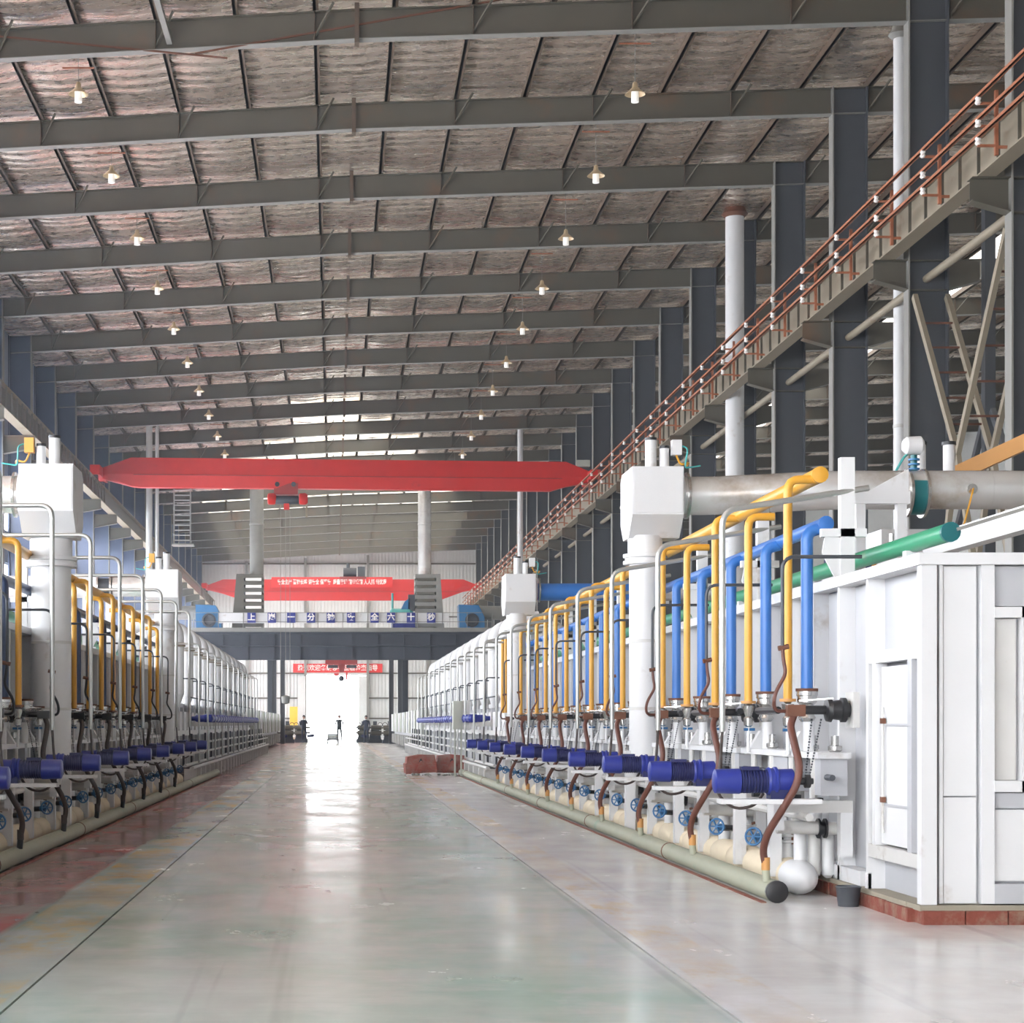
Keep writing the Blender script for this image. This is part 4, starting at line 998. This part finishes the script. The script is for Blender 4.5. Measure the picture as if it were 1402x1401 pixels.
    def flue(y, lab, grp):
        t = thing('flue_duct', lab, 'duct', (4.7, y, .16), grp)
        MB().box(4.30, 5.06, y+.30, y+.42, .83, .95).build('square_duct', 'white_dirty', t, smooth=False)
        MB().box(4.94, 5.06, y+.30, y+.42, .40, .83).build('square_duct', 'white', t, smooth=False)
        MB().box(4.28, 4.38, y+.26, y+.45, .66, .95).build('end_block', 'white', t, smooth=False)
        MB().cyl((4.38, y+.55, .68), (5.02, y+.55, .66), .065, n=12).build('cross_pipe', 'white_dirty', t)
        part(MB().lathe((4.78, y+.55, .665), (1, 0, 0), [(0, .1), (.02, .1), (.025, .07), (.06, .07), (.065, .1), (.085, .1)], 14).build('coupling', 'black', t), 'black coupling')
        for q, x in enumerate((4.66, 4.80, 4.94)):
            MB().lathe((x, y+.75, .16), (0, 0, 1), [(0, .03), (.03, .065), (.52, .065), (.55, .045)], 12).build('upright_cylinder', ('white', 'white_dirty', 'white')[q], t)
        for q in range(3):
            MB().lathe((4.935, y+1.2+q*.7, .16), (0, 0, 1), [(0, .03), (.03, .065), (.9, .065), (.93, .05)], 12).build('upright_cylinder', 'white_dirty' if q == 1 else 'white', t)
        MB().box(4.72, 4.98, y+.2, y+.55, 1.0, 1.36).build('duct_box', 'panel', t, smooth=False)
        MB().box(4.72, 4.98, y+1.5, y+2.2, 1.0, 1.36).build('duct_box', 'panel', t, smooth=False)
        MB().box(4.68, 5.0, y+.15, y+3.5, 1.36, 1.42).build('ledge', 'white', t, smooth=False)
        MB().box(4.42, 4.54, y+1.0, y+1.12, .15, 1.0).build('stand', 'white', t, smooth=False)
        for q in range(4):
            yy_ = y+.35+.85*q
            part(MB().lathe((4.9, yy_, 1.42), (0, 0, 1), [(0, .05), (.02, .07), (.06, .07), (.07, .04), (.16, .04)], 10).build('fitting', 'chrome', t), 'metal fitting')
            MB().cyl((4.72, yy_+.1, .95), (4.72, yy_+.1, 1.36), .035, n=8).build('drain_stub', 'white_dirty', t)
            MB().box(4.70, 4.80, yy_+.05, yy_+.15, .88, .97).build('clamp', 'black', t, smooth=False)
        MB().cyl((4.56, y, .80), (4.56, y+3.5, .80), .04, n=8).build('long_pipe', 'white_dirty', t)
        MB().cyl((4.78, y, 1.18), (4.78, y+3.5, 1.18), .03, n=8).build('long_pipe', 'dark', t)
        MB().box(4.42, 4.54, y+2.6, y+2.72, .15, 1.0).build('stand', 'white', t, smooth=False)
        return t
    series(flue, 17.5+ph, N, P_, 'flue_duct', 'duct', lambda i: nth(i, 'group of white flue ducts below the motors'), 'white flue ducts '+whose)
    if R:
        o = MB().lathe((4.79, 17.0, 0), (0, 0, 1), [(0, .095), (.17, .115), (.18, .122), (.19, .11), (.14, .10), (.05, .09)], 14).build('bucket', 'dark', loc=(4.97, 17.15, 0)); tag(o, 'small dark blue bucket by the red kerb', 'bucket')
    # --- elbow pipes of the far section
    def elbow(y, lab, grp):
        t = thing('elbow_pipe', lab, 'pipe', (4.95, y, 2.2), grp)
        MB().tube([(4.95, y, 2.55), (4.95, y, 4.62), (5.9, y, 4.72)], .215, 16, .42, 6).build('pipe', 'white', t)
        MB().tube([(5.9, y, 4.72), (6.6, y, 4.3), (6.6, y, 2.3)], .215, 12, .4, 4).build('pipe', 'white', t)
        MB().lathe((4.95, y, 2.2), (0, 0, 1), [(0, .10), (.1, .12), (.33, .2), (.37, .215)], 14).build('cone', 'white', t)
        MB().lathe((4.95, y, 3.95), (0, 0, 1), [(0, .215), (.005, .26), (.05, .26), (.055, .235), (.08, .26), (.12, .26), (.125, .215)], 16).build('flange', 'white_dirty' if R else 'crane_girder', t)
        return t
    series(elbow, 52.5+ph, 12, P_, 'elbow_pipe', 'pipe', lambda i: nth(i, 'fat white elbow pipe'), 'white elbow pipes '+whose)
    def hoop(y, lab, grp):
        t = thing('wire_conduit', lab, 'conduit', (4.2, y, 1.2), grp)
        MB().tube([(4.15, y, .6), (4.15, y, 3.95), (5.0, y, 3.95)], .028, 8, .15, 4).build('conduit', 'conduit', t)
        MB().tube([(4.3, y+1.2, 2.0), (4.3, y+1.2, 3.0), (4.7, y+1.2, 3.0)], .02, 6, .1, 3).build('branch', 'dark', t)
        MB().tube([(4.45, y, 2.45), (4.45, y+P_, 2.45)], .02, 6).build('link', 'dark', t)
        return t
    series(hoop, 50.5+ph, 12, P_, 'wire_conduit', 'conduit', lambda i: nth(i, 'thin conduit before the elbow pipes'), 'conduits before the elbow pipes '+whose)
    def fmotor(y, lab, grp):
        t = thing('roller_motor', lab, 'motor', (4.4, y, 1.85), grp)
        MB().lathe((4.10, y, 1.86), (1, 0, 0), [(0, .10), (.01, .125), (.25, .125), (.26, .11), (.5, .11), (.55, .07), (.65, .07)], 12).build('housing', 'motor', t)
        MB().lathe((4.18, y-.30, 1.86), (0, 1, 0), [(0, .06), (.05, .115), (1.0, .115), (1.05, .06)], 12).build('cross_drive', 'motor', t)
        MB().box(4.3, 5.0, y-.08, y+.08, 1.62, 1.74).build('bracket', 'white_dirty', t, smooth=False)
        return t
    series(fmotor, 55.5+ph, 26, 1.35, 'roller_motor', 'motor', lambda i: nth(i, 'small blue roller motor in the far section'), 'dense blue roller motors '+whose)
    # low pipe rack along the floor of the far section
    t = thing('pipe_rack', 'low white pipe rack on short feet along the far section '+whose, 'rack', (4.3, 51, 0))
    for (x, z, r) in ((4.3, .46, .05), (4.5, .52, .05), (4.35, .85, .035), (4.6, 1.1, .04)): MB().cyl((x, 51, z), (x, 110, z), r, n=8).build('rail', 'white_dirty', t)
    for i in range(30): MB().box(4.22, 4.55, 51.2+1.95*i, 51.45+1.95*i, 0, .42).build('foot', 'white_dirty', t, smooth=False)
    for i in range(20): MB().box(4.56, 4.62, 51.5+2.9*i, 51.56+2.9*i, .5, 1.4).build('stanchion', 'dark', t, smooth=False)
    if R:
        t = thing('control_cabinet', 'beige grey control cabinet standing before the far blue motors', 'cabinet', (4.1, 58.6, .9))
        MB().box(3.82, 4.12, 58.3, 58.9, 1.52, 2.42).build('cabinet_body', 'grey_box', t, smooth=False)
        MB().box(3.85, 4.09, 58.27, 58.30, 1.56, 2.38).build('door', 'grey_box', t, smooth=False)
        MB().box(4.12, 4.34, 58.3, 58.9, 1.5, 2.45).build('side_box', 'white_dirty', t, smooth=False)
        for x in (3.86, 4.06): MB().box(x, x+.05, 58.5, 58.6, 0, 1.52).build('leg', 'grey_box', t, smooth=False)
        for i in range(3):
            y = 49.4+1.0*i
            MB().cyl((4.75, y, 4.1), (4.75, y, 2.0), .05, n=8).build('drop_pipe', 'yellow', yh)
row(1)
row(-1)
frame(None)

# ------------------------------------------------------------------ thin dusty haze filling the hall
hz = bpy.data.materials.new('thin haze'); hz.use_nodes = True
hz.node_tree.nodes.clear(); ho = hz.node_tree.nodes.new('ShaderNodeOutputMaterial'); hv = hz.node_tree.nodes.new('ShaderNodeVolumeScatter')
hv.inputs['Color'].default_value = (0.78, 0.88, 1.0, 1); hv.inputs['Density'].default_value = 0.0008; hv.inputs['Anisotropy'].default_value = 0.35
hz.node_tree.links.new(hv.outputs[0], ho.inputs['Volume'])
o = MB().box(-12.5, 36.3, -14, YEND-.4, .02, 15.2).build('haze', hz, smooth=False); tag(o, None, None, None, 'stuff'); o['label'] = 'thin bluish haze filling the hall'
# ------------------------------------------------------------------ things standing in the aisle
def slabblock(x, y, rz, tilt, label):
    t = thing('rusty_casting', label, 'casting', (x, y, 0), 'red flaking castings on the floor')
    c, s = math.cos(rz), math.sin(rz)
    def T(p):
        px, py, pz = p; ct, st = math.cos(tilt), math.sin(tilt)
        px, pz = px*ct - pz*st, px*st+pz*ct
        return (x+px*c-py*s, y+px*s+py*c, pz+.06)
    mb = MB().prism([(-.36, .0), (.36, .03), (.37, .22), (.35, .24), (.33, .40), (-.02, .42), (-.31, .38), (-.33, .24), (-.37, .22)], -.22, .28, 'y').prism([(-.365, -.02), (.365, .0), (.36, .21), (-.37, .19)], -.30, -.22, 'y'); mb.v = [T(v) for v in mb.v]
    mb.build('block', 'redblock', t, smooth=False)
    mb = MB().prism([(-.13, .04), (.13, .04), (.02, .28), (-.02, .28)], -.36, -.30, 'y'); mb.v = [T(v) for v in mb.v]
    part(mb.build('triangular_lug', 'redblock', t, smooth=False), 'raised triangular lug')
    mb = MB().prism([(-.05, .25), (.05, .25), (0, .34)], -.25, -.215, 'y'); mb.v = [T(v) for v in mb.v]
    mb.build('lug_recess', 'black', t, smooth=False)
slabblock(2.02, 42.6, .05, .04, 'red flaking casting nearer the middle of the aisle')
slabblock(2.74, 42.9, .05, -.03, 'red flaking casting touching its twin on the furnace side')
rb = thing('rubble', 'small broken chips under and beside the red castings', 'rubble', (2.5, 42.3, 0))
mb = MB()
for i in range(46):
    x = random.uniform(1.6, 3.35); y = random.uniform(42.0, 42.35); r = random.uniform(.015, .05)
    mb.ball((x, y, r*.7), r, 6, 4, (1, .8, .7))
o = mb.build('chips', 'flange', rb, smooth=False); o['kind'] = 'stuff'
o = MB().cyl((3.9, 41.8, .3), (5.2, 41.2, .28), .02, n=6).build('loose_rod', 'flange', loc=(4, 42, .3))
bpy.data.objects.remove(o)

def cart(x, y, label):
    t = thing('trolley_cart', label, 'cart', (x, y, 0))
    MB().box(x-.38, x+.38, y-.5, y+.5, .18, .26).build('deck', 'dark', t, smooth=False)
    for i in range(3): MB().box(x-.34, x+.34, y-.42, y+.42, .27+.10*i, .36+.10*i).build('stacked_plate', ('dark', 'steel', 'dark')[i], t, smooth=False)
    for sx in (-1, 1):
        for sy in (-1, 1): MB().cyl((x+sx*.30, y+sy*.35, .09), (x+sx*.36, y+sy*.35, .09), .09, n=12).build('wheel', 'black', t)
cart(-.05, 112, 'low dark cart loaded with flat plates in the doorway glare')
def machine(x, y, s, label):
    t = thing('roller_stand', label, 'machine', (x, y, 0), 'dark roller stands before the doorway')
    MB().box(x-.45, x+.45, y-.6, y+.6, 0, .22).build('base', 'dark', t, smooth=False)
    MB().prism([(x-.38, .22), (x+.38, .22), (x+.25, .85), (x-.25, .85)], y-.4, y+.4, 'y').build('pedestal', 'dark', t, smooth=False)
    for z in (.62, .95): MB().lathe((x-.5*s, y-.45, z), (s, 0, 0), [(0, .05), (.1, .06), (.11, .15), (.75, .15), (.76, .06), (1.1, .06)], 12).build('roller', 'steel', t)
    MB().box(x-.12, x+.12, y-.1, y+.2, .85, 1.35).build('upright', 'column', t, smooth=False)
    MB().torus((x-.3*s, y-.5, 1.12), (0, 1, 0), .14, .02, 14, 5).build('handwheel', 'black', t)
    MB().cyl((x+s*.4, y-.3, .4), (x+s*.85, y-.3, .45), .09, n=10).build('drive_motor', 'motor_body', t)
for i, (x, y, s) in enumerate(((-3.7, 112, 1), (-2.9, 114, -1), (-2.1, 117, 1), (1.9, 117, 1), (2.55, 113, -1), (3.4, 111, 1), (-4.6, 108, -1), (4.75, 109, 1))):
    machine(x, y, s, ('dark roller stand at the left end of the machine line', 'dark roller stand beside the worker on the left of the doorway', 'small dark roller stand reaching into the doorway glare from the left', 'small dark roller stand reaching into the doorway glare from the right',
        'dark roller stand next to the worker right of the doorway', 'dark roller stand at the foot of the right bridge legs', 'dark roller stand under the left bridge leg', 'dark roller stand against the far pale cabinets on the right')[i])

def person(x, y, h, face, label, mat_cloth, arm=0.0):
    t = thing('person', label, 'person', (x, y, 0))
    f = h/1.75
    J = {'pelvis': (0, 0, .95), 'chest': (0, .02, 1.3), 'neck': (0, .02, 1.48), 'ls': (-.19, 0, 1.42), 'le': (-.25, .02, 1.14), 'lw': (-.24, -.10-arm*.2, .90+arm*.25), 'lh': (-.23, -.16-arm*.2, .83+arm*.28),
         'rs': (.19, 0, 1.42), 're': (.25, .03, 1.14), 'rw': (.24, -.08, .9), 'rh': (.23, -.12, .82),
         'lhip': (-.10, 0, .90), 'lk': (-.11, -.03, .5), 'la': (-.12, .04, .09), 'lt': (-.13, -.12, .04),
         'rhip': (.10, 0, .90), 'rk': (.12, -.08, .5), 'ra': (.13, .06, .09), 'rt': (.15, -.10, .04)}
    Rr = {'pelvis': .15, 'chest': .16, 'neck': .06, 'ls': .07, 'le': .05, 'lw': .035, 'lh': .04, 'rs': .07, 're': .05, 'rw': .035, 'rh': .04, 'lhip': .10, 'lk': .07, 'la': .045, 'lt': .04, 'rhip': .10, 'rk': .07, 'ra': .045, 'rt': .04}
    E = [('pelvis','chest'),('chest','neck'),('chest','ls'),('ls','le'),('le','lw'),('lw','lh'),('chest','rs'),('rs','re'),('re','rw'),('rw','rh'),('pelvis','lhip'),('lhip','lk'),('lk','la'),('la','lt'),('pelvis','rhip'),('rhip','rk'),('rk','ra'),('ra','rt')]
    names = list(J); ca, sa = math.cos(face), math.sin(face)
    me = bpy.data.meshes.new('body')
    me.from_pydata([(J[n][0]*f*ca-J[n][1]*f*sa, J[n][0]*f*sa+J[n][1]*f*ca, J[n][2]*f) for n in names], [(names.index(a), names.index(b)) for a, b in E], [])
    o = bpy.data.objects.new('body', me); COL.objects.link(o); o.parent = t
    md = o.modifiers.new('skin', 'SKIN')
    for i, n in enumerate(names):
        me.skin_vertices[0].data[i].radius = (Rr[n]*f, Rr[n]*f*.8)
        me.skin_vertices[0].data[i].use_root = (n == 'pelvis')
    s_ = o.modifiers.new('sub', 'SUBSURF'); s_.levels = 1; s_.render_levels = 1
    me.materials.append(M[mat_cloth])
    z = 1.62*f
    hd = MB().ball((x, y, z), .105*f, 12, 8, (.82, .95, 1.15)).ball((x-.0+.1*f*sa, y-.1*f*ca, z-.01), .02*f, 6, 4).build('head', 'skin', t)
    MB().ball((x, y+.012, z+.035*f), .108*f, 12, 6, (.85, .98, 1.05)).build('hair', 'hair', hd)
    for q in (-1, 1):
        MB().ball((x+q*.035*f*ca+.095*f*sa, y+q*.035*f*sa-.095*f*ca, z+.01), .012*f, 6, 4).build('eye', 'hair', hd)
    MB().ball((x+.098*f*sa, y-.098*f*ca, z-.05*f), .018*f, 6, 4, (1.3, .6, .5)).build('mouth', 'hose', hd)
person(-1.85, 113, 1.72, .3, 'worker in dark clothes standing beside the roller stands left of the doorway', 'cloth_dark', .6)
person(1.98, 112, 1.70, -.4, 'worker in dark clothes bending over the machines right of the doorway', 'cloth_dark', .8)
person(.35, 116, 1.75, .1, 'person silhouetted in the doorway glare behind the low cart', 'dark', .4)

for o in SC.objects:
    if '_o' in o: del o['_o']
